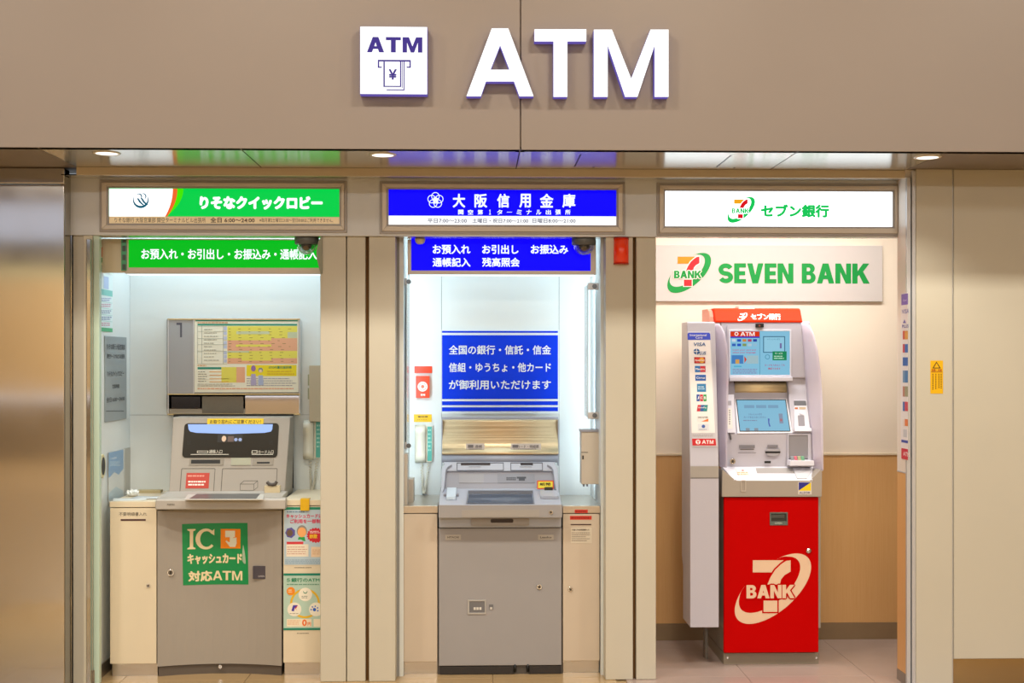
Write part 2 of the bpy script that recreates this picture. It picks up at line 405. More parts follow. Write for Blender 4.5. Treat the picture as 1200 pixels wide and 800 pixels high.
# floor: slab with tiles laid on it
M_TILE = mat('beige_floor_tile', '#B79B72', 0.16, var=0.05, scale=4, coat=0.2)
M_TILE3 = mat('booth_floor_vinyl', '#AE9C94', 0.22, var=0.05, scale=5)
M_GROUT = mat('grout', '#6E5A42', 0.8)
fl = bx('floor', mat('floor_screed', '#A58B66', 0.3, var=0.04), None, XL, XR, -9, 9, -0.1, -0.004); tag(fl, kind='structure')
XS = F(6.38).hit(577, 791).x
tile0 = None
def tile(x, y, s, m, key, store={}):
    if key not in store:
        o = MB().box(-s / 2, s / 2, -s / 2, s / 2, -0.0035, 0).build('tile', m, None, 0.0008, 1)
        store[key] = o; first = o
    else:
        first = store[key].copy(); COL.objects.link(first)
    first.parent = fl; WP[first.name] = Vector((x, y, -0.0035)); first.location = Vector((x, y, -0.0035)) - WP['floor']
for i in range(-5, 6):
    for j in range(-3, 2):
        x = XS - 0.3 + i * 0.6; y = 6.26 - 0.3 + 0.6 * 0 + j * 0.6
        if abs(x) < 3.2:
            if y > 5.9 and x > Xat(770, 6.2): continue
            tile(x, y, 0.597, M_TILE, 'a')
for i in range(6):
    for j in range(-1, 2):
        tile(Xat(770, 6.2) + 0.3 + i * 0.6 - 0.15, 6.26 + 0.3 + j * 0.6, 0.5985, M_TILE3, 'b')
# concourse shell behind and beside the camera
def wallbox(name, m, *a):
    o = bx(name, m, None, *a); tag(o, kind='structure'); return o
ceil = wallbox('ceiling', mat('ceiling_paint', '#D9CFC0', 0.7), XL, XR, -9, YF + 0.02, ZC, ZC + 0.1)
ws = struct('wall_south', (0, -8.6, 0))  # unseen wall; glowing and dark bands added for the steel column's reflections
M_OPP = mat('far_wall_paint', '#9C8A72', 0.6)
bx('lower_panel', M_OPP, ws, XL, XR, -8.7, -8.6, 0, 0.93)
bx('added_glow_line', lit('#EEF0FF', 2.2), ws, XL, XR, -8.6, -8.56, 0.94, 0.99)  # added glow, reflects as a thin white line in the steel
bx('middle_panel', mat('far_wall_gold', '#E0C498', 0.5), ws, XL, XR, -8.7, -8.6, 1.0, 2.9)
bx('ledge', lit('#FFEFA8', 1.5), ws, XL, XR, -8.6, -8.5, 2.95, 3.02)  # glow added so the steel reflects a yellow line
bx('added_dark_band', mat('far_wall_dark', '#6F675E', 0.6), ws, XL, XR, -8.7, -8.6, 3.05, 3.45)
bx('added_glow_band', lit('#DDE2FA', 1.0), ws, XL, XR, -8.66, -8.6, 3.5, 4.1)  # added glow, reflects as the bluish band in the steel
bx('upper_panel', M_OPP, ws, XL, XR, -8.7, -8.6, 4.12, ZC)
wallbox('wall_west', M_OPP, XL - 0.1, XL, -9, 6.0, 0, ZC)
wallbox('wall_east', M_OPP, XR, XR + 0.1, -9, 6.0, 0, ZC)

# ---- the front wall: fascia over the booths
wf = struct('wall_front', (0, YF, ZS))
xs = Xat(610, YF)
for a, b in ((XL, xs - 0.003), (xs + 0.003, XR)):
    bx('fascia_panel', M_FASCIA, wf, a, b, YF, YF + 0.05, ZS, ZC, 0.002)
bx('joint_backing', mat('joint_grey', '#8C8078', 0.6), wf, xs - 0.02, xs + 0.02, YF + 0.012, YF + 0.06, ZS, ZC)
# soffit: gloss panels between two plain ends
so = struct('ceiling_soffit', (0, YF, ZS))
xg0, xg1 = Xat(75, 5.9), Xat(1076, 5.9)
cuts = [xg0, Xat(294, 5.8), Xat(607, 5.8), Xat(919, 5.8), xg1]
for a, b in zip(cuts, cuts[1:]):
    bx('gloss_panel', M_SOFFIT, so, a + 0.0025, b - 0.0025, YF + 0.004, YL + 0.02, ZS, ZS + 0.012)
for a, b in ((XL, xg0 - 0.002), (xg1 + 0.002, XR)):
    bx('plain_panel', M_FASCIA, so, a, b, YF + 0.004, 6.3, ZS, ZS + 0.012)
bx('soffit_backing', mat('soffit_back', '#3E3A36', 0.7), so, XL, XR, YF + 0.05, 6.3, ZS + 0.014, ZS + 0.03)
for px in (677.5, 849.5):
    x = Xat(px, 5.8); bx('slot', M_BLACK, so, x - 0.0035, x + 0.0035, 5.66, 6.0, ZS - 0.001, ZS + 0.002)
    MB().cyl((x + 0.03 * 3, 6.03, ZS - 0.0015), (x + 0.09, 6.03, ZS + 0.001), 0.006).build('screw', M_BLACK, so)
# lip and header beam
xh0, xh1 = Xat(79, 6.19), Xat(1062, 6.19)
ZL = Zat(204.7, YL, 120) - 0.001
tag(bx('trim_1', mat('lip_paint', '#D6C8B0', 0.35), None, xg0, xg1, YL, YL + 0.015, ZL, ZS - 0.0005, 0.001), kind='structure')
hb = struct('trim_2', (0, YH, ZHB))
bx('gloss_underside', M_SOFFIT, hb, xh0, xh1, YL + 0.016, YH, ZL + 0.001, ZL + 0.006)
bx('header_panel', M_HEAD, hb, xh0, xh1, YH, YH + 0.03, ZHB, ZL + 0.02, 0.002)
bx('header_bottom', M_SOFFIT, hb, xh0, Xat(745, YH), YH + 0.004, YC, ZHB + 0.001, ZHB + 0.006)
bx('header_bottom', M_SOFFIT, hb, Xat(745, YH) + 0.001, xh1, YH + 0.004, YH + 0.07, ZHB + 0.001, ZHB + 0.006)

# ---- pillars between the booths
def pillar(name, pxs, Y=YP, z1=ZHB, m=M_BEIGE, par=None, deep=0.10):
    x0, x1 = Xat(pxs[0], Y), Xat(pxs[1], Y)
    o = bx(name, m, par, x0, x1, Y, Y + deep, 0.0, z1, 0.004); return o
p = struct('trim_3', (Xat(97, YP), YP, 0)); pillar('pillar_panel', (85, 108.5), par=p)
p = struct('trim_4', (Xat(400, YP), YP, 0))
pillar('pillar_panel', (375.3, 405.5), par=p); pillar('pillar_panel', (406.5, 428.3), Y=YP + 0.003, par=p)
pillar('pillar_panel', (432.3, 463.5), par=p)
x0, x1 = Xat(427, YP), Xat(433.5, YP)
bx('recess', M_DARKGAP, p, x0, x1, YP + 0.03, YP + 0.09, 0, ZHB)
p = struct('trim_5', (Xat(738, YP), YP, 0))
pillar('pillar_panel', (709.5, 741.8), par=p); pillar('pillar_panel', (745.6, 768.8), par=p)
bx('recess', M_DARKGAP, p, Xat(741, YP), Xat(746.5, YP), YP + 0.03, YP + 0.09, 0, ZHB)
# right of the booths
YR = 6.04
wr = struct('wall_right', (Xat(1130, YR), YR, 0))
zb = Zat(771.5, YR + 0.01, 1150)
bx('wall_panel', M_BEIGE, wr, Xat(1073.5, YR), Xat(1116.3, YR), YR, YR + 0.2, 0, ZS, 0.003)
bx('wall_panel', M_BEIGE, wr, Xat(1118.2, YR), XR, YR + 0.006, YR + 0.2, zb, ZS, 0.003)
bx('joint', M_ALU, wr, Xat(1116.5, YR), Xat(1118, YR), YR + 0.012, YR + 0.1, 0, ZS)
bx('baseboard', mat('brass_steel', '#B59A6C', 0.22, metal=0.9, var=0.04), wr, Xat(1117.5, YR), XR, YR + 0.016, YR + 0.1, 0, zb - 0.001)
jt = struct('trim_6', (Xat(1068, YR), YR, 0))
bx('jamb_strip', M_ALU, jt, Xat(1063.6, YR), Xat(1068.0, YR), YR + 0.01, YR + 0.028, 0, ZL - 0.001, 0.001)
bx('jamb_strip', M_ALU, jt, Xat(1069.3, YR), Xat(1073.3, YR), YR + 0.004, YR + 0.14, 0, ZL + 0.03, 0.001)
bx('jamb_groove', mat('groove_grey', '#5F6A78', 0.5), jt, Xat(1067, YR), Xat(1070, YR), YR + 0.02, YR + 0.1, 0, ZL - 0.001)
# left steel column
YS = 6.10
wl = struct('wall_left', (Xat(30, YS), YS, 0))
xsr = Xat(75.5, YS)
zt = Zat(215.5, YS, 30)
bx('steel_panel', M_STEEL, wl, XL, xsr, YS, YS + 0.08, 0, zt - 0.0015, 0.006)
bx('steel_panel', M_STEEL, wl, XL, xsr, YS, YS + 0.08, zt + 0.0015, ZS - 0.001, 0.006)
bx('polished_return', M_POLISH, wl, xsr - 0.02, xsr + 0.001, YS + 0.008, YS + 0.10, 0, ZL - 0.002)
bx('return_groove', M_BLACK, wl, xsr, Xat(86, YP), YP - 0.01, YP + 0.01, 0, ZL - 0.002)
bx('polished_return', M_POLISH, wl, Xat(80.5, YP), Xat(85, YP), YP - 0.012, YP + 0.05, 0, ZL - 0.002)

# ---- booth shells
def shell(name, pxl, pxr, Yb, zc, m, px_seams=(), z_seam=None, left=None, right=None):
    s = struct(name, (0, Yb, 0))
    xl = Xat(pxl, Yb) if left is None else left; xr = Xat(pxr, Yb) if right is None else right
    xs_ = [xl] + [Xat(q, Yb) for q in px_seams] + [xr]
    zs_ = [0.0] + ([z_seam] if z_seam else []) + [zc]
    for a, b in zip(xs_, xs_[1:]):
        for c, d in zip(zs_, zs_[1:]):
            bx('back_panel', m, s, a + 0.0012, b - 0.0012, Yb, Yb + 0.02, c + 0.001, d - 0.001)
    bx('seam_backing', mat('seam_grey', '#8F9794', 0.6), s, xl, xr, Yb + 0.006, Yb + 0.03, 0, zc)
    return s, xl, xr
zse = Zat(486, YB, 250)
s1, x1l, x1r = shell('wall_left_booth', 152, 402, YB, 2.4, M_WHITEW, (), zse)
wallbox('wall_left_booth_side', M_WHITEW, x1l - 0.02, x1l, YC + 0.005, YB, 0, 2.4)
wallbox('wall_left_booth_side', M_WHITEW, x1r, x1r + 0.02, YP + 0.1, YB, 0, 2.4)
wallbox('ceiling_left_booth', M_WHITEW, x1l - 0.02, x1r + 0.02, YC, YB + 0.02, 2.4, 2.42)
s2, x2l, x2r = shell('wall_middle_booth', 479.5, 692.5, YB, 2.4, M_WHITEW, (517.5, 655.2))
wallbox('wall_middle_booth_side', M_WHITEW, x2l - 0.02, x2l, YP + 0.1, YB, 0, 2.4)
wallbox('wall_middle_booth_side', M_WHITEW, x2r, x2r + 0.02, YP + 0.1, YB, 0, 2.4)
wallbox('ceiling_middle_booth', M_WHITEW, x2l - 0.02, x2r + 0.02, YC, YB + 0.02, 2.4, 2.42)
# left booth: near part of the side wall is a sliding door leaf with a steel edge
d1 = struct('door_1', (x1l, 6.25, 0))
M_LEAF = mat('door_leaf_paint', '#DAD3BE', 0.4)
bx('door_leaf', M_LEAF, d1, x1l - 0.045, x1l - 0.003, 6.20, YC, 0.0, ZHB, 0.002)
bx('steel_edge', M_POLISH, d1, x1l - 0.022, x1l - 0.002, 6.165, 6.198, 0, ZHB - 0.02, 0.003)
bx('glass_edge', mat('green_glass_edge', '#BFD6C6', 0.15, spec=0.6), d1, Xat(109, 6.2), Xat(116, 6.2), 6.205, 6.24, 0, ZHB, 0.001)
lp = LEFT(x1l - 0.002)
M_RING = mat('cream_ring', '#D9D0A6', 0.4)
h = MB().disc(lp, 119.3, 546, 3.2, 0, 0.006, ry=14).build('recessed_handle', M_RING, d1, 0.001)
MB().disc(lp, 119.6, 546, 2.0, 0.006, 0.0075, ry=10.5).build('handle_hollow', M_BLACK, h)
# kick plates and side baseboards
bb = struct('baseboard_left', (x1l, YC, 0))
bx('kick_strip', M_KICK, bb, x1l - 0.001, x1l + 0.006, 6.2, YB, 0, 0.066)

# right booth
s3 = struct('wall_right_booth', (0, Y3, 0))
xa, xb = Xat(735, Y3), 3.2
zd = Zat(531.5, Y3, 1000); zk = Zat(729, Y3, 1000)
bx('upper_panel', M_PINKW, s3, xa, xb, Y3, Y3 + 0.02, zd, 2.75)
bx('dado_rail', mat('rail_cream', '#E2D2B6', 0.4), s3, xa, xb, Y3 - 0.012, Y3, zd - 0.008, zd + 0.004, 0.002)
xw = xa
while xw < xb:
    bx('wainscot_panel', M_WOOD, s3, xw, min(xw + 0.8985, xb), Y3 - 0.006, Y3 + 0.01, zk, zd - 0.008, 0.001); xw += 0.9
bx('skirting', mat('skirting_brown', '#8C7559', 0.4, var=0.1), s3, xa, xb, Y3 - 0.012, Y3, 0, zk - 0.001, 0.001)
wallbox('wall_right_booth_side', M_PINKW, xa - 0.02, xa, YP + 0.1, Y3, 0, 2.75)
wallbox('wall_right_booth_side', M_PINKW, xb, xb + 0.02, YP + 0.1, Y3, 0, 2.75)
wallbox('ceiling_right_booth', M_PINKW, xa, xb, YH + 0.03, Y3, 2.73, 2.75)
# nib wall on the right of that booth
nx = Xat(1063.6, YR); nb_ = struct('wall_nib', (nx, YR + 0.1, 0))
rp = RIGHT(nx)
ye = rp.hit(1051.5, 500).y
zn = rp.hit(1057, 552).z; znk = rp.hit(1057, 786.5).z
bx('upper_panel', mat('nib_white', '#E6DDD3', 0.4), nb_, nx, nx + 0.05, YR + 0.03, ye, zn, 2.6)
bx('wainscot_panel', M_WOOD, nb_, nx, nx + 0.05, YR + 0.03, ye, znk, zn - 0.004)
bx('dado_strip', M_ALU, nb_, nx - 0.002, nx + 0.05, YR + 0.03, ye, zn - 0.006, zn)
bx('skirting', mat('skirting_brown2', '#8A8076', 0.4), nb_, nx - 0.002, nx + 0.05, YR + 0.03, ye + 0.001, 0, znk - 0.001)
# solid returns between the booths
for a, b in ((x1r + 0.021, x2l - 0.021), (x2r + 0.021, xa - 0.021)):
    wallbox('wall_partition', mat('partition_grey', '#9A9A98', 0.7), a, b, YP + 0.101, Y3, 0, 2.4)

# ================================================================ lights of the booths
def tube_light(name, label, p0, p1, r, col, s, group=None):
    o = MB().cyl(p0, p1, r, 10).build(name, lit(col, s)); return tag(o, label, 'lamp', group)
area('booth_lamp', ((x1l + x1r) / 2, 6.62, 2.36), (1.0, 0.2), 6.8, COOL, rot=(0, 0, 0))
area('booth_lamp', ((x2l + x2r) / 2, 6.62, 2.36), (0.8, 0.2), 3.6, COOL, rot=(0, 0, 0))
area('booth_lamp', (Xat(920, 6.6), 6.36, 2.6), (1.5, 0.22), 16.5, (1.0, 0.95, 0.89), target=(Xat(920, 6.6), 7.0, 1.0), spread=2.3)
for xx, sg in ((x2l + 0.02, 1), (x2r - 0.02, -1)):
    area('side_tube', (xx, 6.62, 1.48), (0.03, 1.2), 1.7, (0.76, 0.92, 1.0), target=(xx + sg * 0.04, 6.85, 1.48))
# downlights in the soffit
def downlight(px, py, label):
    p = Pl((0, 0, ZS), (1, 0, 0), (0, 1, 0)).hit(px, py)
    t = thing('downlight', label, 'light', p, 'downlights in the soffit')
    MB().lathe((p.x, p.y, ZS - 0.004), [(0.048, 0.0), (0.058, 0.0), (0.062, 0.004), (0.060, 0.006)], 32).build('rim', mat('downlight_rim', '#E8E2D8', 0.3), t)
    MB().cyl((p.x, p.y, ZS - 0.003), (p.x, p.y, ZS - 0.001), 0.048, 32).build('lens', lit('#FFF1DC', 2.2), t)
    l = bpy.data.lights.new('downlight_lamp', 'SPOT'); l.energy = 16; l.color = WARM; l.spot_size = 1.9; l.spot_blend = 0.7; l.shadow_soft_size = 0.045
    o = bpy.data.objects.new('downlight_lamp', l); COL.objects.link(o); o.location = (p.x, p.y, ZS - 0.02)
downlight(125, 179.2, 'round recessed downlight at the left end of the soffit above the green bank sign')
downlight(448.5, 181.2, 'round recessed downlight in the soffit at the left end of the blue bank sign')
downlight(1087, 184, 'round recessed downlight at the right end of the soffit beyond the white bank sign')

# ================================================================ fascia signs
P5 = F(YF)
LW = lit('#FFFFFF', 1.25); M_RET = lit('#7C68D8', 0.55)
t = thing('illuminated_sign', 'square white illuminated sign with purple ATM and banknote pictogram on the fascia', 'sign', P5.hit(462, 113))
R('lightbox', M_RET, P5, 423, 34.5, 501.3, 113.2, t, 0.0, 0.045)
f = R('lit_face', LW, P5, 423.3, 34.8, 501, 112.8, t, 0.045, 0.048)
SP = P5.up(0.048); M_PUR = lit('#4B3A93', 0.9)
BT(SP, 'ATM', 430, 43.5, 495, 61.5, M_PUR, t)
mb = MB()
for a in ((442.7, 70.2, 481.5, 72.2), (442.7, 72.2, 444.4, 79.3), (479.8, 72.2, 481.5, 79.3), (442.7, 78, 447.5, 79.5), (476.5, 78, 481.5, 79.5),
          (449.3, 72.2, 451, 101.7), (468.7, 72.2, 470.2, 101.7), (449.3, 100.6, 470.2, 101.9), (473, 72.2, 474.2, 105.6), (453, 104.7, 474.2, 105.9), (471, 72.2, 471.8, 103)):
    mb.rect(SP, *a, 0, 0.0008)
mb.build('banknote_pictogram', M_PUR, t)
T(SP, '¥', 455.5, 81, 465, 93.5, M_PUR, t, bold=0.06)
def q2(p): return (400 + p[0] / 2.857, 10 + p[1] / 2.857)
LET = {
 'A': ([(419, 301), (503, 76), (558, 76), (642, 301), (595, 301), (577, 252), (484, 252), (467, 301)], [[(499, 213), (562, 213), (531, 132)]]),
 'T': ([(645, 79), (817, 79), (817, 119), (754, 119), (754, 303), (708, 303), (708, 119), (645, 119)], []),
 'M': ([(842, 303), (842, 80), (902, 80), (966, 243), (1030, 80), (1090, 80), (1090, 303), (1044, 303), (1044, 132), (987, 303), (946, 303), (888, 132), (888, 303)], [])}
for k, (o_, hs) in LET.items():
    o2 = [q2(p) for p in o_]; h2 = [[q2(p) for p in h_] for h_ in hs]
    t = thing('illuminated_letter', 'large white illuminated letter %s standing off the beige fascia' % k, 'letter', P5.hit(sum(p[0] for p in o2) / len(o2), 115), 'large letters on the fascia')
    MB().poly(P5, o2, 0.0, 0.045, h2).build('return', M_RET, t)
    MB().poly(P5, o2, 0.0455, 0.049, h2).build('lit_face', LW, t)

# ================================================================ header lightbox signs
G1, G2, BL, WH = lit('#00D24A', 1.0), lit('#00C21E', 0.95), lit('#0A00FF', 1.0), lit('#F2FAFF', 2.2)
PH = F(YH)
def hsign(label, outer, face):
    t = thing('lightbox_sign', label, 'sign', PH.hit((outer[0] + outer[2]) / 2, outer[3]), 'header signs over the booths')
    x0, y0, x1, y1 = outer
    MB().ring(PH, outer, (x0 + 3, y0 + 3, x1 - 3, y1 - 3), 0, 0.008).build('outer_frame', M_FRAME2, t, 0.001)
    MB().ring(PH, (x0 + 3, y0 + 3, x1 - 3, y1 - 3), (face[0] - 2.2, face[1] - 2.2, face[2] + 2.2, face[3] + 2.2), 0, 0.016).build('middle_frame', M_FRAME, t, 0.002)
    MB().ring(PH, (face[0] - 2.2, face[1] - 2.2, face[2] + 2.2, face[3] + 2.2), (face[0] - .3, face[1] - .3, face[2] + .3, face[3] + .3), 0, 0.011).build('inner_frame', M_FRAME2, t)
    return t
t = hsign('green and white lightbox sign of the quick lobby bank over the left booth', (117, 211.5, 406.8, 272.3), (128, 221, 397.7, 262))
SG = PH.up(0.004)
R('lit_face', G1, SG, 128, 221, 397.7, 253.5, t, -0.004, 0.0)
# white left end with orange and lime crescents
arc = lambda x, dx: [(x - dx * ((k / 12) ** 2.1), 221 + 32.5 * k / 12) for k in range(13)]
A, B_, C_ = arc(202.5, 9), arc(208, 12), arc(215, 20)
MB().poly(SG, C_ + [(128, 253.5), (128, 221)], 0, 0.0006).build('lime_crescent', lit('#45E800', 1.0), t)
MB().poly(SG, B_ + [(128, 253.5), (128, 221)], 0, 0.0012).build('orange_crescent', lit('#F0682A', 1.0), t)
MB().poly(SG, A + [(128, 253.5), (128, 221)], 0, 0.0018).build('white_end', lit('#F6FBFF', 1.5), t)
M_TEAL = lit('#14667E', 0.8); SG2 = SG.up(0.0018)
mb = MB()
def crescent(mb, pl, cx, cy, r, a0, a1, w, h=0.0006, n=20):
    o_, i_ = [], []
    for k in range(n + 1):
        a = math.radians(a0 + (a1 - a0) * k / n); ww = w * math.sin(math.pi * k / n) + 0.15
        o_.append((cx + r * math.cos(a), cy - r * math.sin(a))); i_.append((cx + (r - ww) * math.cos(a), cy - (r - ww) * math.sin(a)))
    for k in range(n): mb.poly(pl, [o_[k], o_[k + 1], i_[k + 1], i_[k]], 0, h)
crescent(mb, SG2, 165, 234.6, 9.2, 150, 395, 2.6)
crescent(mb, SG2, 163, 230.2, 3.6, -80, 150, 1.3); crescent(mb, SG2, 168, 230.0, 3.6, -80, 130, 1.2)
for dx in (0, 4.6):
    mb.poly(SG2, [(160.4 + dx, 232.5), (162.2 + dx, 232), (165.5 + dx, 236.5), (169 + dx, 240), (167 + dx, 240.4), (163 + dx, 237)], 0, 0.0006)
mb.build('bank_emblem', M_TEAL, t)
T(SG, 'りそなクイックロビー', 233.9, 229.6, 378.2, 245.6, lit('#F2FAFF', 1.25), t, bold=0.10, res=3)
R('hours_strip', mat('strip_cream', '#E6CFA6', 0.4, emit=0.35, ecol='#DCC49A'), SG, 128, 254, 397.7, 262, t, -0.004, 0.0)  # unlit strip; glow added only to keep its lettering readable
MD = flat('#4A3626')
T(SG, 'りそな銀行 大阪営業部 関空ターミナルビル出張所', 134.5, 254.8, 241, 260.8, MD, t, bold=0.0)
T(SG, '全日 6:00〜24:00', 246.5, 254.8, 298.5, 260.8, MD, t, bold=0.04)
T(SG, '※毎月第2土曜日23:00〜翌日8:00はご利用できません。', 304, 255.6, 390.5, 260.4, MD, t)

t = hsign('blue lightbox sign of the credit union with white hours strip over the middle booth', (445, 213, 732.3, 274.5), (455.5, 222.5, 722, 263.5))
R('lit_face', BL, SG, 455.5, 222.5, 722, 253, t, -0.004, 0.0)
R('hours_strip', lit('#FFFFFF', 1.1), SG, 455.5, 253, 722, 263.5, t, -0.004, 0.0)
WT = lit('#F2FAFF', 1.2)
xs6 = [(530.5, 545.2), (556, 571), (582.5, 597), (608.5, 622), (632.7, 648.5), (659, 674.3)]
mb = MB()
for ch, (a, b) in zip('大阪信用金庫', xs6): text_mb(mb, SG, ch, a, 227, b, 243.2, bold=0.045, res=3)
mb.build('lettering', WT, t)
mb = MB()
for i, ch in enumerate('関空第１ターミナル出張所'):
    w_ = 6.2 if ch not in '１ー' else (2 if ch == '１' else 6); c_ = 540 + i * 11.4
    hh_ = 0 if ch != 'ー' else 2.6
    text_mb(mb, SG, ch, c_ - w_ / 2, 245.6 + hh_, c_ + w_ / 2, 251.4 - hh_, bold=0.05)
mb.build('lettering', WT, t)
MDB = lit('#4C5478', 0.7)
T(SG, '平日7:00〜23:00', 501, 256, 547, 261.2, MDB, t, bold=0.02); T(SG, '土曜日・祝日7:00〜21:00', 553.5, 256, 619, 261.2, MDB, t, bold=0.02); T(SG, '日曜日8:00〜21:00', 624, 256, 674.5, 261.2, MDB, t, bold=0.02)
mb = MB()
for k in range(5):
    a = math.radians(90 + 72 * k); mb.annulus(SG, 510.3 + 4.6 * math.cos(a), 234.6 - 4.6 * math.sin(a), 4.9, 4.1, 0, 0.0006 + k * 0.00005)
text_mb(mb, SG, '信', 506.6, 230.8, 514, 238.6, bold=0.06)
mb.build('bank_emblem', WT, t)

t = hsign('white lightbox sign with green numeral logo and green lettering over the right booth', (769.5, 215, 1053.8, 276.5), (779.5, 224.5, 1045.3, 265.3))
R('lit_face', WH, SG, 779.5, 224.5, 1045.3, 265.3, t, -0.004, 0.0)
LGR = lit('#14CC5A', 0.95)
seven_logo(SG, 852.5, 230.6, 884.8, 261, t, lit('#F5A81C', 1.0), lit('#E2101E', 0.95), LGR, LGR, WH)
T(SG, 'セブン銀行', 891.4, 239.2, 971.8, 254.9, LGR, t, bold=0.085, res=3)

# inner lightbox signs
PI_ = F(YC)
def isign(label, px0, px1, face, gm, ytop=279, ybot=319):
    t = thing('inner_lightbox_sign', label, 'sign', PI_.hit((face[0] + face[2]) / 2, ybot), 'inner signs over the machines')
    a, b = Xat(px0, YC), Xat(px1, YC); z0 = Zat(ybot + 2.5, YC)
    bx('case', M_FRAME, t, a, b, YC, YC + 0.07, z0, ZHB - 0.002, 0.003)
    R('lit_face', gm, PI_, *face, t, 0, 0.003)
    bx('diffuser', lit('#E9FBFF', 1.3), t, a + 0.01, b - 0.01, YC + 0.004, YC + 0.066, z0 - 0.004, z0 + 0.002)
    return t
t = isign('green inner lightbox sign listing deposits and withdrawals in the left booth', 146.5, 389, (151, 281.3, 386, 313.5), G2)
S2 = PI_.up(0.003)
T(S2, 'お預入れ・お引出し・お振込み・通帳記入', 165.6, 291.4, 371.5, 304, WT, t, bold=0.035, res=3)
t = isign('blue inner lightbox sign with two rows of white lettering in the middle booth', 477.5, 698.5, (482, 279.5, 692, 317), BL)
for s_, a in (('お預入れ', (507, 286.6, 551.3, 297.6)), ('お引出し', (565, 286.6, 607.6, 297.6)), ('お振込み', (622, 286.6, 665.8, 297.6)), ('通帳記入', (507, 301.8, 551.3, 312.6)), ('残高照会', (565, 301.8, 609, 312.6))):
    T(S2, s_, *a, WT, t, bold=0.045, res=3)
# beige blank strip and mirrored strip left of the green inner sign
t = tag(bx('trim_7', M_CREAM, None, x1l + 0.001, Xat(146, YC), YC + 0.01, YC + 0.04, Zat(320, YC), ZHB - 0.002), kind='structure')

gr_ = F(YC - 0.002)
R('mirrored_strip', mat('reflection_green', '#3FA673', 0.2), gr_, 142.3, 280.5, 148.5, 317, t, 0, 0.004)  # green and dark slots paint what this mirrored strip reflects
for y in (281, 288, 298.5, 309.5): R('reflected_slot', mat('reflection_dark', '#2C4A3C', 0.3), gr_, 143.7, y, 147.6, y + (3 if y < 285 else 6.5), t, 0.004, 0.005)
o = MB().poly(F(YP - 0.012), [(377.5, 276.2), (373, 283), (370.8, 293), (371.2, 303), (375.5, 320.5), (377.5, 320.5)], -0.02, 0.0).build('trim_8', mat('bracket_olive', '#8C8E7C', 0.4), None); tag(o, kind='structure')
# dome cameras
def dome(px, py, r, label):
    c = Vector((Xat(px, 6.27), 6.27, ZHB))
    t = thing('dome_camera', label, 'camera', c, 'dome cameras under the header')
    MB().lathe(c, [(0.0, -0.0005), (r * 1.12, -0.0005), (r * 1.15, -0.01), (r * 1.12, -0.032), (r, -0.036), (0.0, -0.036)], 28).build('housing', mat('camera_grey', '#5B5F62', 0.35), t)
    MB().lathe(c, [(r * 0.98 * math.cos(a), -0.034 - r * 0.98 * math.sin(a)) for a in [math.pi / 2 * k / 8 for k in range(9)]], 28).build('dome', mat('smoked_dome', '#8A9096', 0.03, trans=0.85, ior=1.3, alpha=0.75), t)
    MB().lathe((c.x, c.y - 0.012, c.z - 0.036), [(r * 0.6 * math.cos(a) , -r * 0.62 * math.sin(a)) for a in [math.pi / 2 * k / 5 for k in range(6)]], 16).build('camera_ball', mat('camera_ball', '#4A4038', 0.4), t)
    MB().cyl((c.x, c.y - r * 0.55, c.z - 0.05), (c.x, c.y - r * 0.72, c.z - 0.056), r * 0.28, 14).build('lens', mat('camera_lens', '#A58A62', 0.15, metal=0.6), t)
dome(359.5, 284, 0.052, 'grey smoked dome camera hanging over the green inner sign')
dome(684, 284, 0.052, 'clear dome camera hanging over the blue inner sign')
c = Vector((Xat(492.5, 6.30), 6.28, ZHB))
tag(MB().lathe(c, [(0.0, -0.001), (0.024, -0.001), (0.026, -0.008), (0.022, -0.022), (0.013, -0.03), (0.0, -0.031)], 20).build('smoke_sensor', mat('sensor_cream', '#D5CBB0', 0.4)), 'small cream round sensor under the header at the blue inner sign', 'sensor')
# red beacon
PB = F(YP)
c = PB.hit(728.5, 310)
t = thing('warning_beacon', 'red half-round warning beacon high on the pillar right of the middle booth', 'beacon', c)
zt_, zb_ = Zat(278, 6.19, 728), Zat(309.5, 6.19, 728); rb = (Xat(737.2, 6.19) - Xat(719.6, 6.19)) / 2; xc = Xat(728.4, 6.19)
MB().cyl((xc, YP - 0.002, zb_ + 0.004), (xc, YP - 0.002, zt_ - 0.004), rb, 24).build('lens', mat('red_lens', '#E03408', 0.12, coat=0.5, emit=0.12, ecol='#FF2A00'), t)
for a, b in ((zb_, zb_ + 0.006), (zt_ - 0.008, zt_)):
    MB().cyl((xc, YP - 0.002, a), (xc, YP - 0.002, b), rb * 1.03, 24).build('end_cap', mat('red_cap', '#B02010', 0.3), t)
MB().cyl((xc, YP - 0.002, zb_ + 0.02), (xc, YP - 0.002, zt_ - 0.02), rb * 0.3, 12).build('lamp_core', mat('beacon_core', '#7E1408', 0.3), t)
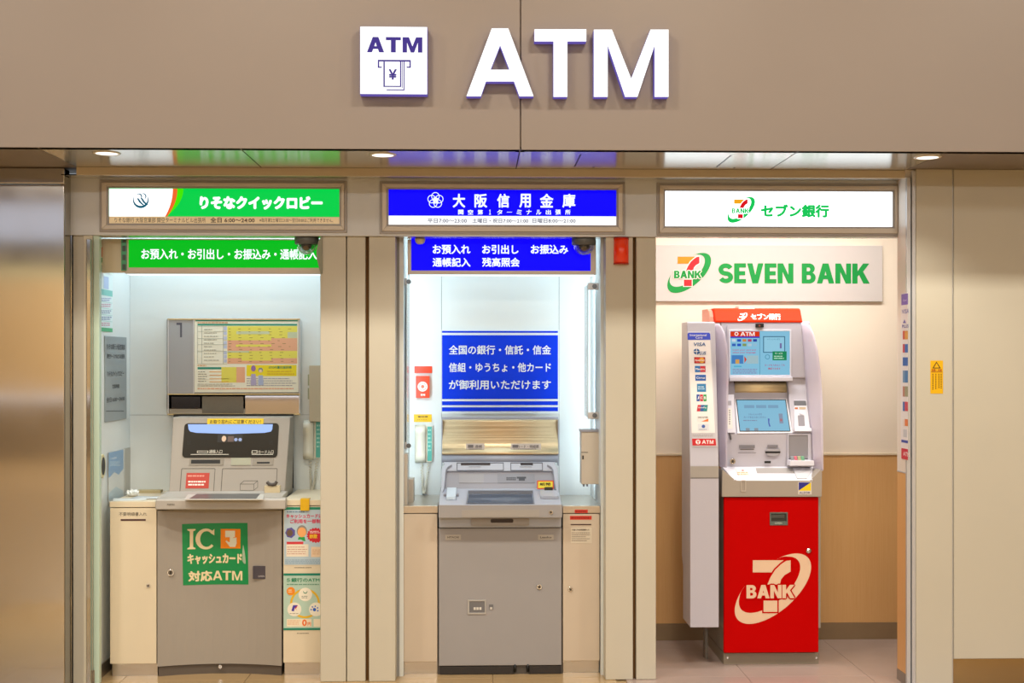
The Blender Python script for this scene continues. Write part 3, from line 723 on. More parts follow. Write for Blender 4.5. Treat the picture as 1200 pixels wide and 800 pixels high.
# warning label on the right panel
PR = F(YR)
t = thing('warning_label', 'small yellow hazard label on the beige panel right of the booths', 'label', PR.hit(1097.5, 461))
R('label_sheet', mat('label_yellow', '#E8B400', 0.4), PR, 1090.2, 422.3, 1105, 461, t, 0, 0.0012)
PR2 = PR.up(0.0012)
MB().poly(PR2, [(1092.5, 431.5), (1102.5, 431.5), (1097.5, 423.5)], 0, 0.0004, [[(1094.2, 430.6), (1100.8, 430.6), (1097.5, 425.2)]]).build('triangle', flat('#3A2A10'), t)
R('rule', flat('#8A3A10'), PR2, 1091, 435.3, 1104.3, 436, t, 0, 0.0004)
T(PR2, '危険・注意', 1091.5, 432.3, 1103.8, 434.7, flat('#A83008'), t, bold=0.05)
for x in (1092.6, 1096, 1099.6, 1102.3):
    dashes(PR2, x, 437.5, x + 1.5, 458 - (x % 3) * 2, 9, flat('#6A5010'), t, 0.0004, fill=0.65, wmin=1.2, wmax=1.3)
# ================================================================ LEFT BOOTH
WALLB = F(YB)
M_GREYM = mat('machine_warm_grey', '#9F988F', 0.42, var=0.02, bump=0.05, bscale=600)
M_GREYL = mat('machine_light_grey', '#B2AEA8', 0.4, bump=0.05, bscale=600)
M_INK = flat('#4A4640'); M_SLOT = mat('slot_black', '#0C0B0B', 0.5)
M_CHROME = mat('chrome', '#D5D5D5', 0.12, metal=1.0); M_TAN = mat('gilt_trim', '#C9BD94', 0.25, metal=0.6)
def lock(name, pl, px, py, r, parent, m=None, label='round chrome key lock'):
    o = MB().annulus(pl, px, py, r, r * 0.62, 0, 0.005).build(name, m or M_CHROME, parent, 0.0005)
    MB().disc(pl, px, py, r * 0.6, 0, 0.003).build('lock_core', mat('lock_core', '#6E675E', 0.35, metal=0.7), o)
    MB().rect(pl, px - r * 0.12, py - r * 0.4, px + r * 0.12, py + r * 0.4, 0.003, 0.0034).build('keyhole', M_SLOT, o)
    return o
# --- machine 1
bx0, bx1 = Xat(184.5, YC), Xat(330, YC)
t = thing('atm_machine', 'warm grey cash machine with green IC card sticker in the left booth', 'machine', ((bx0 + bx1) / 2, YC, 0))
def concave(x0, x1, y0, sag, z0, z1, yb, n=14):
    xs_ = [x0 + (x1 - x0) * k / n for k in range(n + 1)]
    f_ = [(x, y0 + sag * (1 - (2 * (x - x0) / (x1 - x0) - 1) ** 2)) for x in xs_]
    pl = Pl((0, 0, 0), (1, 0, 0), (0, 1, 0)); m_ = MB()
    m_.prism(pl, f_ + [(x1, yb), (x0, yb)], z0, z1); return m_
zt1, zk1 = Zat(598, YC, 258), Zat(780.5, YC, 258)
concave(bx0, bx1, YC, 0.055, zk1, zt1, 6.7).build('front_door', M_GREYM, t)
concave(bx0 + 0.003, bx1 - 0.003, YC + 0.012, 0.055, 0.0, zk1 - 0.004, 6.7).build('plinth', mat('plinth_grey', '#5F564E', 0.5), t)
cz = Zat(584.5, 6.27, 258)
MB().extr([(6.27, cz - 0.052), (6.27, cz - 0.008), (6.276, cz), (6.325, cz + 0.0023), (6.325, cz - 0.052)], Xat(182, 6.27), Xat(334.5, 6.27)).build('counter', M_GREYL, t, 0.006)
MB().extr([(6.3255, cz - 0.052), (6.3255, cz + 0.0023), (6.53, cz + 0.012), (6.53, cz - 0.052)], bx0 + 0.001, bx1 - 0.001).build('counter_rear', M_GREYL, t)
# console with sloping front
con = tilt(490, 6.66, 583, 6.52, 270)
cu = con.rect(199.5, 488.5, 337, 584)
pf = lambda px, py: con.uv(px, py)
M_CONF = MB(); q_ = [pf(202.5, 488.5), pf(340.5, 488.5), pf(333.5, 584), pf(197.5, 584)]
back = [con.pt(*p) for p in q_]; yb2 = 6.80
M_CONF.add(back + [(p.x, yb2, p.z) for p in back], [(3, 2, 1, 0), (4, 5, 6, 7), (0, 1, 5, 4), (1, 2, 6, 5), (2, 3, 7, 6), (3, 0, 4, 7)])
cb = M_CONF.build('console', M_GREYM, t, 0.005)
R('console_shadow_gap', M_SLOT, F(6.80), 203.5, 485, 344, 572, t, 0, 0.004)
cf = con.up(0.0005)
bz = R('dark_bezel', mat('bezel_black', '#26241F', 0.22), con, 215, 496, 326, 536, t, 0, 0.004, r=0.018)
cb1 = con.up(0.004)
MB().poly(cb1, [(220.3, 497), (319.7, 497), (319, 503), (317.5, 505.5), (310, 507), (270, 508.3), (230, 507), (223, 505.5), (221, 503)], 0, 0.001).build('lit_band', lit('#A9C6FF', 1.05), bz)
R('status_window', M_SLOT, cb1, 255, 509, 284, 518, bz, 0, 0.001)
MB().disc(cb1, 262.5, 514, 2.6, 0.001, 0.002, ry=3.4).build('status_mark', flat('#D5B9A0'), bz)
MB().rect(cb1, 267, 511, 274, 517.5, 0.001, 0.0018).build('status_mark', flat('#5D4A44'), bz)
for a in (276.5, 281.5): MB().disc(cb1, a, 515, 2, 0.001, 0.0018).build('status_mark', flat('#8FA4D8'), bz)
for a in (219.5, 315.5):
    mb = MB()
    for i in range(4):
        for j in range(4): mb.rect(cb1, a + i * 1.1, 516 + j * 1.3, a + i * 1.1 + .6, 516.7 + j * 1.3, 0, 0.0005)
    mb.build('speaker_grille', mat('grille', '#0B0A09', 0.6), bz)
ML = flat('#D8D3C6')
T(cb1, '通帳入口', 245, 526.8, 260.5, 531.2, ML, bz); T(cb1, 'カード入口', 302.5, 527.3, 320.5, 531.5, ML, bz)
mb = MB(); mb.rect(cb1, 223.5, 532, 268, 532.6, 0, 0.0006); mb.rect(cb1, 295, 532, 320, 532.6, 0, 0.0006)
mb.ring(cb1, (231, 528, 244, 530.6), (231.6, 528.5, 243.4, 530.1), 0, 0.0006); mb.ring(cb1, (295, 527.6, 301.5, 531.2), (295.6, 528.2, 300.9, 530.6), 0, 0.0006)
mb.build('slot_marking', ML, bz)
o = R('passbook_slot', mat('slot_recess_grey', '#8C857A', 0.4), cf, 222, 537, 262, 545, t, 0, 0.003)
R('slot_mouth', M_SLOT, con.up(0.0035), 224, 538.5, 258, 543, o, 0, 0.0006)
o = R('card_slot', mat('slot_recess_grey', '#8C857A', 0.4), cf, 296, 537, 320.5, 545, t, 0, 0.003)
R('slot_mouth', M_SLOT, con.up(0.0035), 301, 541, 316, 543, o, 0, 0.0006)
o = R('indicator_window', mat('indicator_glass', '#C9CFBE', 0.1, metal=0.4), cf, 271, 536.5, 294, 545, t, 0, 0.004)
mb = MB().ring(cf, (211.5, 548.5, 251.5, 577), (212.2, 549.2, 250.8, 577.5), 0, 0.0006, r=0.006); mb.ring(cf, (259.5, 548.5, 324.5, 577), (260.2, 549.2, 323.8, 577.5), 0, 0.0006, r=0.006)
mb.build('shutter_outline', mat('outline_grey', '#5B564E', 0.5), t)
def box3(pl, x0, y0, x1, y1, dx, dy, m, parent, name):
    mb = MB(); w = 0.45
    def ln(a, b):
        v = Vector((b[0] - a[0], b[1] - a[1])).normalized(); n_ = Vector((-v.y, v.x)) * w / 2
        mb.poly(pl, [(a[0] + n_.x, a[1] + n_.y), (b[0] + n_.x, b[1] + n_.y), (b[0] - n_.x, b[1] - n_.y), (a[0] - n_.x, a[1] - n_.y)], 0, 0.0005)
    P_ = [(x0, y0), (x1, y0), (x1, y1), (x0, y1)]
    for i in range(4): ln(P_[i], P_[(i + 1) % 4])
    ln((x0, y0), (x0 + dx, y0 - dy)); ln((x0 + dx, y0 - dy), (x1 + dx, y0 - dy)); ln((x1, y0), (x1 + dx, y0 - dy)); ln((x1 + dx, y0 - dy), (x1 + dx, y1 - dy)); ln((x1, y1), (x1 + dx, y1 - dy))
    return mb.build(name, m, parent)
box3(cf, 281.5, 567, 297.5, 574.3, 4.5, 3.8, M_INK, t, 'banknote_marking')
rs = R('red_notice', flat('#B83A2C'), cf, 218, 554, 245, 572, t, 0, 0.001)
dashes(con.up(0.0015), 220, 556, 243, 559, 1, flat('#E8A090'), rs); dashes(con.up(0.0015), 220.5, 562.5, 241, 569.5, 2, flat('#F7E6DE'), rs)
ys = R('yellow_notice', flat('#E3C400'), cf, 243, 490.6, 309, 497, t, 0.0, 0.005, r=0.003)
T(con.up(0.0055), 'お取り忘れにご注意ください！', 246, 491.6, 306, 496.2, flat('#5B4A10'), ys, bold=0.03)
# counter top: screen, yellow strip, key pad cradle
CT = TOP(cz + 0.0065)
scr = MB().poly(CT, [(231, 578.5), (305, 578.5), (300, 584.3), (222, 584.3)], 0, 0.0015).build('touch_screen', mat('screen_dark', '#4A5056', 0.3), t)
MB().poly(CT, [(222, 577), (310, 577), (308, 584.8), (216, 584.8)], -0.004, 0.0006).build('screen_bezel', mat('bezel_pale', '#C9C8C2', 0.35), t)
MB().poly(CT, [(219, 577.2), (275, 577.2), (275, 578.6), (217.5, 578.6)], 0, 0.0012).build('yellow_strip', flat('#DCCB2E'), t)
cr_ = thing  # noqa
cx_ = Xat(318, 6.5); kx = bx('key_pad_cradle', mat('cradle_cream', '#CBBD9C', 0.4), t, Xat(309.5, 6.47), Xat(328, 6.47), 6.47, 6.51, cz + 0.005, cz + 0.045, 0.004)
MB().tube([(Xat(313, 6.47), 6.475, cz + 0.062), (Xat(315.5, 6.47), 6.47, cz + 0.052), (Xat(319, 6.47), 6.468, cz + 0.05), (Xat(322.5, 6.47), 6.47, cz + 0.053), (Xat(324, 6.47), 6.475, cz + 0.064)], 0.009, 8).build('dark_clip', mat('dark_clip', '#4A433D', 0.45), kx)
# front details
cd = lambda px: F(YC + 0.055 * (1 - (2 * (px - 184.5) / 145.5 - 1) ** 2) - 0.0005)
lock('door_lock', F(YC + 0.018), 200, 670.5, 4.2, t)
o = R('handle_recess', mat('handle_dark', '#45414A', 0.35), F(YC + 0.03), 296.5, 662.8, 315.2, 678, t, 0, 0.004, r=0.003)
T(F(YC + 0.026), 'OPEN', 302.5, 674, 310, 676, flat('#A9A5A8'), o, bold=0.05)
MB().disc(F(YC + 0.05), 258.5, 780.5, 2.2, 0, 0.01).build('foot_latch', M_CHROME, t)
T(F(6.268), 'FUJITSU', 196, 590, 204.5, 592.2, mat('badge_grey', '#6E685E', 0.4), t, bold=0.04, name='badge')
# green sticker, curved with the door
ST = F(YC + 0.036)
st = None
mb = MB(); xa_, xb_ = 214.5, 290.5; rows = []
def cy(px): return YC + 0.055 * (1 - (2 * (px - 184.5) / 145.5 - 1) ** 2)
class Cur:
    def __init__(s, h): s.h = h
def wrap(o):
    """press a flat sheet onto the concave door"""
    for v in o.data.vertices:
        w = v.co + WP[o.name]; u = 2 * (w.x - bx0) / (bx1 - bx0) - 1
        v.co.y += (YC + 0.055 * (1 - u * u)) - (YC + 0.055)
SB = F(YC + 0.055)
for k in range(16):
    a, b = xa_ + (xb_ - xa_) * k / 16, xa_ + (xb_ - xa_) * (k + 1) / 16
    e = lambda x: ((x - xa_) / (xb_ - xa_))
    mb.poly(SB, [(a + 0, 613.2 - 1.0 * e(a)), (b, 613.2 - 1.0 * e(b)), (b + 1.2, 684.8 - .6 * e(b)), (a + 1.2, 684.8 - .6 * e(a))], 0.0002, 0.0012, )
st = mb.build('card_sticker', flat('#0E8A4C', 0.3), t); wrap(st); st['label'] = 'green square sticker about IC cash cards'
MC = flat('#E6D6AE'); SB2 = SB.up(0.0014)
mb = MB(); mb.rect(SB2, 223.2, 620.2, 227, 642, 0, .0006); mb.poly(SB2, [(220.5, 619.3), (229.6, 619.3), (229.6, 620.6), (227, 622), (223.2, 622), (220.5, 620.6)], 0, .0006); mb.poly(SB2, [(220.5, 642.9), (229.6, 642.9), (229.6, 641.6), (227, 640.2), (223.2, 640.2), (220.5, 641.6)], 0, .0006)
n_ = 22; prev = None
for k in range(n_ + 1):
    a = math.radians(42 + 276 * k / n_); o_ = (241.5 + 11.8 * math.cos(a), 631.2 - 12.2 * math.sin(a)); i_ = (242.3 + 7.4 * math.cos(a), 631.2 - 9.2 * math.sin(a))
    if prev: mb.poly(SB2, [prev[0], o_, i_, prev[1]], 0, .0006)
    prev = (o_, i_)
mb.poly(SB2, [(251.2, 619.5), (251.2, 627), (246.5, 624)], 0, .0006)
wrap(mb.build('lettering', MC, st))
wrap(T(SB2, 'キャッシュカード', 220.5, 648.2, 284, 660.5, MC, st, bold=0.07, res=3))
wrap(T(SB2, '対応', 221.5, 668.2, 249, 680.8, MC, st, bold=0.075, res=3))
mb = MB()
X0, Y0, s_ = 250, 669, 11.2 / 224
for k, w_ in (('A', (249.5, 260.5)), ('T', (260.8, 271)), ('M', (272, 284.3))):
    pts, hs = LET[k]; ax = min(p[0] for p in pts); bx_ = max(p[0] for p in pts)
    f_ = lambda p: (w_[0] + (p[0] - ax) / (bx_ - ax) * (w_[1] - w_[0]), 668.6 + (p[1] - 78) / 225 * 11)
    mb.poly(SB2, [f_(p) for p in pts], 0, .0006, [[f_(p) for p in h_] for h_ in hs])
wrap(mb.build('lettering', MC, st))
mb = MB()
for k in range(8): mb.rect(SB2, 258.7 + 23.3 * k / 8, 619.5, 258.7 + 23.3 * (k + 1) / 8, 642.3, 0, .0004)
wrap(mb.build('orange_square', flat('#F08A12', 0.3), st))
SB3 = SB2.up(0.0006)
mb = MB(); mb.rect(SB3, 264, 621.5, 275.5, 629.2, 0, .0012)
mb.poly(SB3, [(269.5, 628.5), (273.2, 628.2), (273.4, 630), (277.3, 629.5), (277.6, 636), (275.8, 640.5), (269.6, 640.5), (267.2, 637.5), (264.3, 634), (265.2, 632.8), (267.6, 634.5), (269.3, 635.2)], 0.0005, .0016)
wrap(mb.build('hand_pictogram', flat('#E2E4D2'), st))
wrap(MB().poly(SB3, [(285, 637.5), (285.6, 638.5), (287.5, 648), (288.3, 657), (288.2, 660), (286.3, 660), (284.2, 656.5), (284.3, 646)], 0, .0006).build('peeled_corner', mat('clear_film', '#C9DCC4', 0.1, alpha=0.45), st))

# --- notice board
PN = F(YB - 0.035)
t = thing('notice_board', 'framed grey number one board with yellow and salmon fee chart in the left booth', 'notice board', PN.hit(274, 478))
R('back_box', mat('board_grey', '#8E8F90', 0.4), F(YB - 0.001), 197, 374, 351.5, 478.5, t, 0, 0.028)
PN = F(YB - 0.03)
R('number_panel', mat('number_panel_grey', '#A2A2A4', 0.4), PN, 197.6, 375, 226.5, 461, t, 0, 0.004)
PN1 = PN.up(0.0045)
MB().poly(PN1, [(206.8, 378), (213.3, 378), (213.3, 395), (211, 395), (211, 380.6), (206.8, 380.6)], 0, 0.0006).build('numeral', flat('#55555F'), t)
ch = R('chart_sheet', flat('#E6E4D2', 0.35), PN, 228, 375, 349.8, 459.5, t, 0, 0.004)
PC = PN.up(0.0042); n = 0
YE, SA, TE, GR, LBv = flat('#DDD45A'), flat('#DFA684'), flat('#218A76'), flat('#BFC6A4'), flat('#B9C3DC')
def cell(name, m, *a):
    global n
    n += 1; return R(name, m, PC, *a, ch, 0, 0.0003 + 0.00004 * (n % 20))
for a in ((229, 374.8, 349, 376.3), (231.5, 379.3, 348.3, 381.4), (231.5, 430, 259.5, 432.6)): cell('teal_bar', TE, *a)
for a in ((266.5, 382, 348.3, 396.2), (266.5, 411, 348.3, 419.5), (259.5, 430, 277, 448)): cell('yellow_field', YE, *a)
for a in ((266.5, 396.2, 348.3, 411), (266.5, 419.5, 348.3, 426), (277, 430, 287, 448)): cell('salmon_field', SA, *a)
for a in ((266.5, 392, 318, 398.6), (276.5, 403.6, 318, 406.2), (283, 419, 318, 422.4)): cell('yellow_field', YE, *a)
for a in ((277, 388, 316, 391.4), (266.5, 411, 292, 413), (337, 389, 348.3, 396)): cell('grey_field', GR, *a)
for y in (383, 388.5, 394, 399.5, 404.5, 411.5, 416, 420.8): cell('blue_cell', LBv, 262.2, y, 265.8, y + 3.8)
mb = MB()
for y in (382, 388, 396.5, 411, 426, 403.5): mb.rect(PC, 231.5, y, 266, y + 0.35, 0, 0.0008)
for x in (231.5, 236.3, 261.5): mb.rect(PC, x, 381.5, x + 0.35, 426, 0, 0.0008)
mb.build('table_rules', flat('#9AA398'), ch)
for y in (435.2, 439.2, 443.4, 446.8): cell('orange_rule', flat('#D99A3C'), 245.5, y, 268, y + 0.7)
dashes(PC, 239, 384, 258, 424, 10, flat('#8D8F84'), ch, 0.0009, fill=0.18, rag=0.6)
dashes(PC, 268, 383.5, 346, 425, 12, flat('#8C7B3E'), ch, 0.0012, fill=0.16, wmin=2, wmax=4, gap=9, rag=0.2)
dashes(PC, 232, 434, 243, 448, 5, flat('#77796F'), ch, 0.0009, fill=0.25)
dashes(PC, 231.5, 377, 272, 379, 1, flat('#D08A4A'), ch, 0.0009, fill=0.5); dashes(PC, 231.5, 427.3, 244, 429, 1, flat('#D0843C'), ch, 0.0009)
dashes(PC, 231.5, 449, 282, 453, 2, flat('#8E9085'), ch, 0.0009, fill=0.3); dashes(PC, 231.5, 453.8, 348, 456.5, 1, flat('#D9926A'), ch, 0.0009, fill=0.4)
cell('warning_banner', flat('#E6D41E'), 289, 427.6, 347.5, 440.5)
T(PC, 'STOP!還付金詐欺', 315, 428.8, 342, 431.8, flat('#2E8A66'), ch, bold=0.04, h=0.0014)
dashes(PC, 313, 433.5, 345, 439.5, 2, flat('#C89A2E'), ch, 0.0014, fill=0.3)
MB().disc(PC, 297, 431.5, 2.7, 0, 0.0014, ry=3.6).build('head_drawing', flat('#8E6AA4'), ch); MB().disc(PC, 305.5, 433.5, 2.8, 0, 0.0014, ry=2.8).build('head_drawing', flat('#7E8A94'), ch)
MB().disc(PC, 305.5, 434.6, 1.9, 0, 0.0016).build('face_drawing', flat('#E2C6A8'), ch)
MB().poly(PC, [(293.8, 451), (294.5, 438), (299.5, 438), (300.5, 451)], 0, 0.0015).build('body_drawing', flat('#A9A2C4'), ch); MB().poly(PC, [(302.6, 451), (303, 439.5), (308, 439.5), (309, 451)], 0, 0.0015).build('body_drawing', flat('#A6B2D0'), ch)
dashes(PC, 289, 442, 347.5, 453, 4, flat('#9C9CA6'), ch, 0.0009, fill=0.35)
for a in ((196.8, 373.2, 351.8, 374.6), (196.8, 461, 351.8, 462.3), (196.8, 484.4, 351.8, 485.9)): R('gilt_trim', M_TAN, PN, *a, t, 0, 0.009)
for a in ((196.8, 373.2, 198, 485.9), (350.6, 373.2, 351.8, 485.9), (226.6, 374.6, 227.8, 461)): R('frame_upright', M_ALU, PN, *a, t, 0, 0.007)
R('lower_box', mat('lower_box', '#A49A8A', 0.4), F(YB - 0.001), 197, 462, 351.5, 485.5, t, 0, 0.028)
R('dark_window', mat('tinted_window', '#15161C', 0.08), PN, 201, 464.6, 234.8, 478.2, t, 0, 0.003)
R('grille_panel', mat('grille_brown', '#6F6657', 0.5, var=0.12, scale=60), PN, 237, 464.4, 285.3, 484, t, 0, 0.003)
mr = R('mirror_panel', mat('mirror', '#D8D4CC', 0.03, metal=1.0), PN, 287.5, 463.6, 350.4, 484.3, t, 0, 0.003)

# --- posters and plates on the left wall of the left booth
LW1 = LEFT(x1l + 0.001)
t = thing('wall_poster', 'tall narrow green and white timetable poster on the side wall above the grey plate', 'poster', LW1.hit(125.5, 388))
R('sheet', flat('#DCEBEC', 0.3), LW1, 118.2, 322, 131.8, 388.5, t, 0, 0.0012)
L2 = LW1.up(0.0013)
R('green_band', flat('#7CC4BC'), L2, 118.2, 339.5, 131.8, 346.5, t, 0, 0.0004); R('green_band', flat('#4BAE7A'), L2, 118.2, 384, 131.8, 388.5, t, 0, 0.0004); R('blue_block', flat('#A9BBDC'), L2, 121.5, 324, 127.3, 338.5, t, 0, 0.0004)
for i, y in enumerate((348.5, 355.5, 363, 370.5, 377.5)):
    dashes(L2, 119, y, 131, y + 4.6, 2, flat(('#9AA6C8', '#C893A8', '#8D9FB8', '#7E90B4', '#C890A0')[i]), t, 0.0005, fill=0.6, wmin=1, wmax=2.5)
mb = MB()
for y in (353.8, 361.3, 368.8, 376): mb.rect(L2, 118.4, y, 131.6, y + 0.5, 0, 0.0005)
mb.build('table_rules', flat('#9CC9C4'), t)
t = thing('wall_poster', 'orange and green poster high on the side wall beside the green inner sign', 'poster', LW1.hit(125.5, 318))
R('sheet', flat('#DDEFE6', 0.3), LW1, 118.5, 289, 131.8, 320, t, 0, 0.0012)
R('orange_band', flat('#DB7A45'), L2, 118.5, 291.5, 131.8, 302.5, t, 0, 0.0004); R('green_band', flat('#2FA36A'), L2, 118.5, 303.5, 131.8, 309, t, 0, 0.0004)
dashes(L2, 119, 310.5, 131.5, 318, 3, flat('#8FAEB0'), t, 0.0005, fill=0.5, wmin=1, wmax=2)
t = thing('name_plate', 'grey bank name plate with engraved opening hours on the side wall', 'plate', LW1.hit(135, 492))
R('plate', mat('plate_grey', '#98A2A6', 0.35, metal=0.2), LW1, 122.2, 394.2, 147.5, 492.5, t, 0, 0.004, bevel=0.001)
L3 = LW1.up(0.0042); MK = flat('#4F5458')
for s_, a in (('りそな銀行 大阪営業部', (125.3, 403, 146, 409.5)), ('関空ターミナルビル出張所', (125.3, 414.5, 146, 420)), ('りそなクイックロビー', (126, 434.5, 145, 441)), ('営業時間', (131.5, 450, 139.5, 455)), ('全日 6:00〜24:00', (124.8, 464.5, 145.8, 470.5))):
    T(L3, s_, *a, MK, t, bold=0.03)
dashes(L3, 124.5, 480.5, 145.5, 482.5, 1, MK, t, 0.0006, wmin=0.6, wmax=1.2, gap=0.3, rag=0.02)
t = thing('leaflet_holder', 'clear holder with blue leaflet standing on the left cabinet against the side wall', 'leaflet holder', LW1.hit(135, 588))
R('backing', mat('holder_grey', '#A8A79E', 0.35), LW1, 126.5, 527, 152, 587, t, 0, 0.003)
lf = MB().poly(LW1.up(0.004), [(127.3, 530.5), (144.5, 526.5), (144.5, 583.5), (127.3, 588)], 0, 0.002).build('leaflet', flat('#D5D6D2', 0.3), t)
LL = LW1.up(0.0062)
MB().poly(LL, [(127.3, 530.5), (144.5, 526.5), (144.5, 549), (139, 556), (134, 553), (127.3, 560)], 0, 0.0005).build('blue_sky_print', flat('#2E8CC6'), lf)
MB().poly(LL, [(127.3, 586), (144.5, 582), (144.5, 575), (136, 570), (127.3, 578)], 0, 0.0006).build('pale_print', flat('#A9C2D0'), lf)
T(LL, '口座開設', 129.5, 535.5, 136.5, 538, flat('#E6F2F7'), lf, h=0.0009); dashes(LL, 129, 540, 142.5, 546, 3, flat('#BFE0F0'), lf, 0.0009, fill=0.4, wmin=1, wmax=3)
MB().poly(LW1.up(0.014), [(126.8, 529), (146, 525), (146, 584), (126.8, 589)], 0, 0.0015).build('clear_front', mat('acrylic', '#F4FAFA', 0.03, alpha=0.16), t)

# --- cabinets
def cabinet(label, px0, px1, ytop, pl_y, yb, m, lock_at=None, top_m=None, side=None, z_under=None, steel_h=None):
    x0, x1 = Xat(px0, pl_y), Xat(px1, pl_y); zt_ = Zat(ytop, pl_y, (px0 + px1) / 2); zk_ = 0.062
    t = thing('counter_cabinet', label, 'cabinet', ((x0 + x1) / 2, pl_y, 0), 'cabinets beside the machines')
    sh = steel_h or 0.028
    bx('worktop', top_m or M_CREAM, t, x0, x1, pl_y - 0.002, yb, zt_ - sh, zt_, 0.002)
    bx('carcass', m, t, x0 + 0.004, x1 - 0.004, pl_y + 0.018, yb, zk_, zt_ - sh)
    d = bx('door', m, t, x0 + 0.002, x1 - 0.003, pl_y, pl_y + 0.018, zk_ + 0.004, zt_ - sh - 0.004, 0.0015)
    bx('kick_plate', M_SATIN, t, x0 + 0.004, x1 - 0.004, pl_y + 0.03, pl_y + 0.04, 0, zk_)
    return t, d, zt_
PCb = F(YC - 0.0005)
t, d, z_ = cabinet('cream cabinet with receipt slot at the left of the left booth', 128.5, 184, 587.5, YC, YB, M_CREAM)
T(PCb, '不要明細書入れ', 139.5, 600, 172, 604.3, M_INK, d); R('receipt_slot', flat('#4A2A2E'), PCb, 141.5, 608, 170.8, 610, d, 0, 0.0012)
lock('door_lock', PCb, 174, 686, 2.2, d)
ZL1 = z_
t, d, z_ = cabinet('cream cabinet covered by two posters at the right of the left booth', 331.5, 390, 585.5, YC, YB, M_CREAM)
# posters on it
Pp = F(YC - 0.001)
t = thing('cabinet_poster', 'pale blue cash card notice poster with red starburst on the cream cabinet', 'poster', Pp.hit(353, 661))
R('sheet', flat('#B4C9D6', 0.35), Pp, 333, 594, 389, 661.5, t, 0, 0.001); Q = Pp.up(0.0011)
R('green_band', flat('#0F8566'), Q, 333, 594, 389, 597, t, 0, 0.0003)
dashes(Q, 336, 598.5, 364, 600.6, 1, flat('#6A87A4'), t, fill=0.6)
MRD = flat('#D2355A')
T(Q, 'キャッシュカードによる', 335.5, 602, 387, 607, MRD, t, bold=0.05); T(Q, 'ご利用を一部制限', 340, 608, 381, 613, MRD, t, bold=0.05)
MB().poly(Q, [(334.5 + 5.8 * (1 + (.93 + .12 * (k % 2)) * math.cos(k * math.pi / 7)), 624 - 6.2 * (.9 + .14 * (k % 2)) * math.sin(k * math.pi / 7)) for k in range(14)], 0, 0.0003).build('purple_blot', flat('#5B54A0'), t)
MB().disc(Q, 339.6, 624.2, 3.6, 0.0003, 0.0005, ry=4).build('masked_head', flat('#6B5648'), t)
mb = MB(); mb.poly(Q, [(349, 632), (350, 629), (357, 629), (358, 634), (355, 633.5), (353, 632)], 0, 0.0003); mb.build('green_collar', flat('#1F9A4A'), t)
MB().disc(Q, 353.8, 622, 6.0, 0, 0.0003, ry=6.8).build('hair_drawing', flat('#8D8A84'), t); MB().disc(Q, 353.8, 623.4, 5.0, 0.0003, 0.0006, ry=5.8).build('face_drawing', flat('#EBA768'), t)
n_ = 36; MB().poly(Q, [(370 + (11 if k % 2 else 9.4) * math.cos(2 * math.pi * k / n_), 627 - (9.2 if k % 2 else 7.8) * math.sin(2 * math.pi * k / n_)) for k in range(n_)], 0, 0.0004).build('starburst', flat('#CF1F35'), t)
T(Q, '詐欺', 362.7, 625.6, 372, 630.8, flat('#F0C030'), t, bold=0.08, h=0.001); dashes(Q, 363, 621.5, 376, 624.8, 2, flat('#F3D8D8'), t, 0.0008)
R('text_panel', flat('#E9E0CF'), Q, 335.5, 637.5, 361.5, 652, t, 0, 0.0003); R('text_panel', flat('#E6CDB0'), Q, 364.5, 640.5, 388, 652.5, t, 0, 0.0003)
R('red_tab', flat('#CF3A44'), Q, 336, 634.5, 355.5, 637.5, t, 0, 0.0005); dashes(Q, 336.5, 639.5, 360, 650, 4, flat('#C39080'), t, 0.0006, fill=0.3); dashes(Q, 366, 643, 386, 650, 3, flat('#C79A70'), t, 0.0006, fill=0.3)
dashes(Q, 334, 655, 388, 660.5, 3, flat('#7E9DB8'), t, 0.0006, fill=0.35)
dashes(PCb, 345, 664, 366, 665.6, 1, flat('#6A6256'), t, 0.0008, wmin=0.6, wmax=1.5, gap=0.4, rag=0.05)
t = thing('cabinet_poster', 'green five-bank ATM poster with three white discs low on the cream cabinet', 'poster', Pp.hit(353, 738))
R('sheet', flat('#B4CFC0', 0.35), Pp, 332.3, 671.5, 389, 738, t, 0, 0.001)
R('green_band', flat('#0F8068'), Q, 332.3, 671.5, 389, 674.2, t, 0, 0.0003); R('green_band', flat('#0F8068'), Q, 332.3, 735.6, 389, 738, t, 0, 0.0003)
T(Q, '５銀行のATM', 336, 676.8, 374.5, 681.8, flat('#14875F'), t, bold=0.04); dashes(Q, 336, 683.5, 374, 685.6, 1, flat('#6B9C86'), t, fill=0.6)
MB().annulus(Q, 357.5, 706.8, 17.5, 15, 0, 0.0002, 40).build('yellow_ring', flat('#E0B428'), t)
for cx_, cy_, r_ in ((357.8, 696.3, 8), (345, 713.8, 8.2), (370.3, 713.8, 8.2)): MB().disc(Q, cx_, cy_, r_, 0.0003, 0.0006).build('white_disc', flat('#EDE8D8'), t)
MB().disc(Q, 340.8, 692.4, 4.9, 0.0003, 0.0006).build('orange_disc', flat('#EC8A22'), t); dashes(Q, 337.8, 690, 343.8, 694.5, 2, flat('#F6DDB0'), t, 0.0009, fill=.4)
MB().poly(Q, [(341.5, 715.5), (343.5, 708.8), (349, 708.8), (345.5, 712), (344.5, 716)], 0.0006, 0.0008).build('bank_mark', flat('#4A3AA8'), t)
MB().poly(Q, [(345.5, 712), (349.2, 708.8), (346.8, 713), (348.5, 715.6)], 0.0008, 0.001).build('bank_mark', flat('#D03A4A'), t)
MB().disc(Q, 368.5, 714, 2, 0.0006, 0.0008).build('bank_mark', flat('#2D62C8'), t)
for k in range(5):
    a = math.radians(-20 + 50 * k); MB().disc(Q, 368.7 + 4 * math.cos(a), 714 - 4 * math.sin(a), 0.9, 0.0006, 0.0008, n=10).build('bank_mark', flat('#2D62C8'), t)
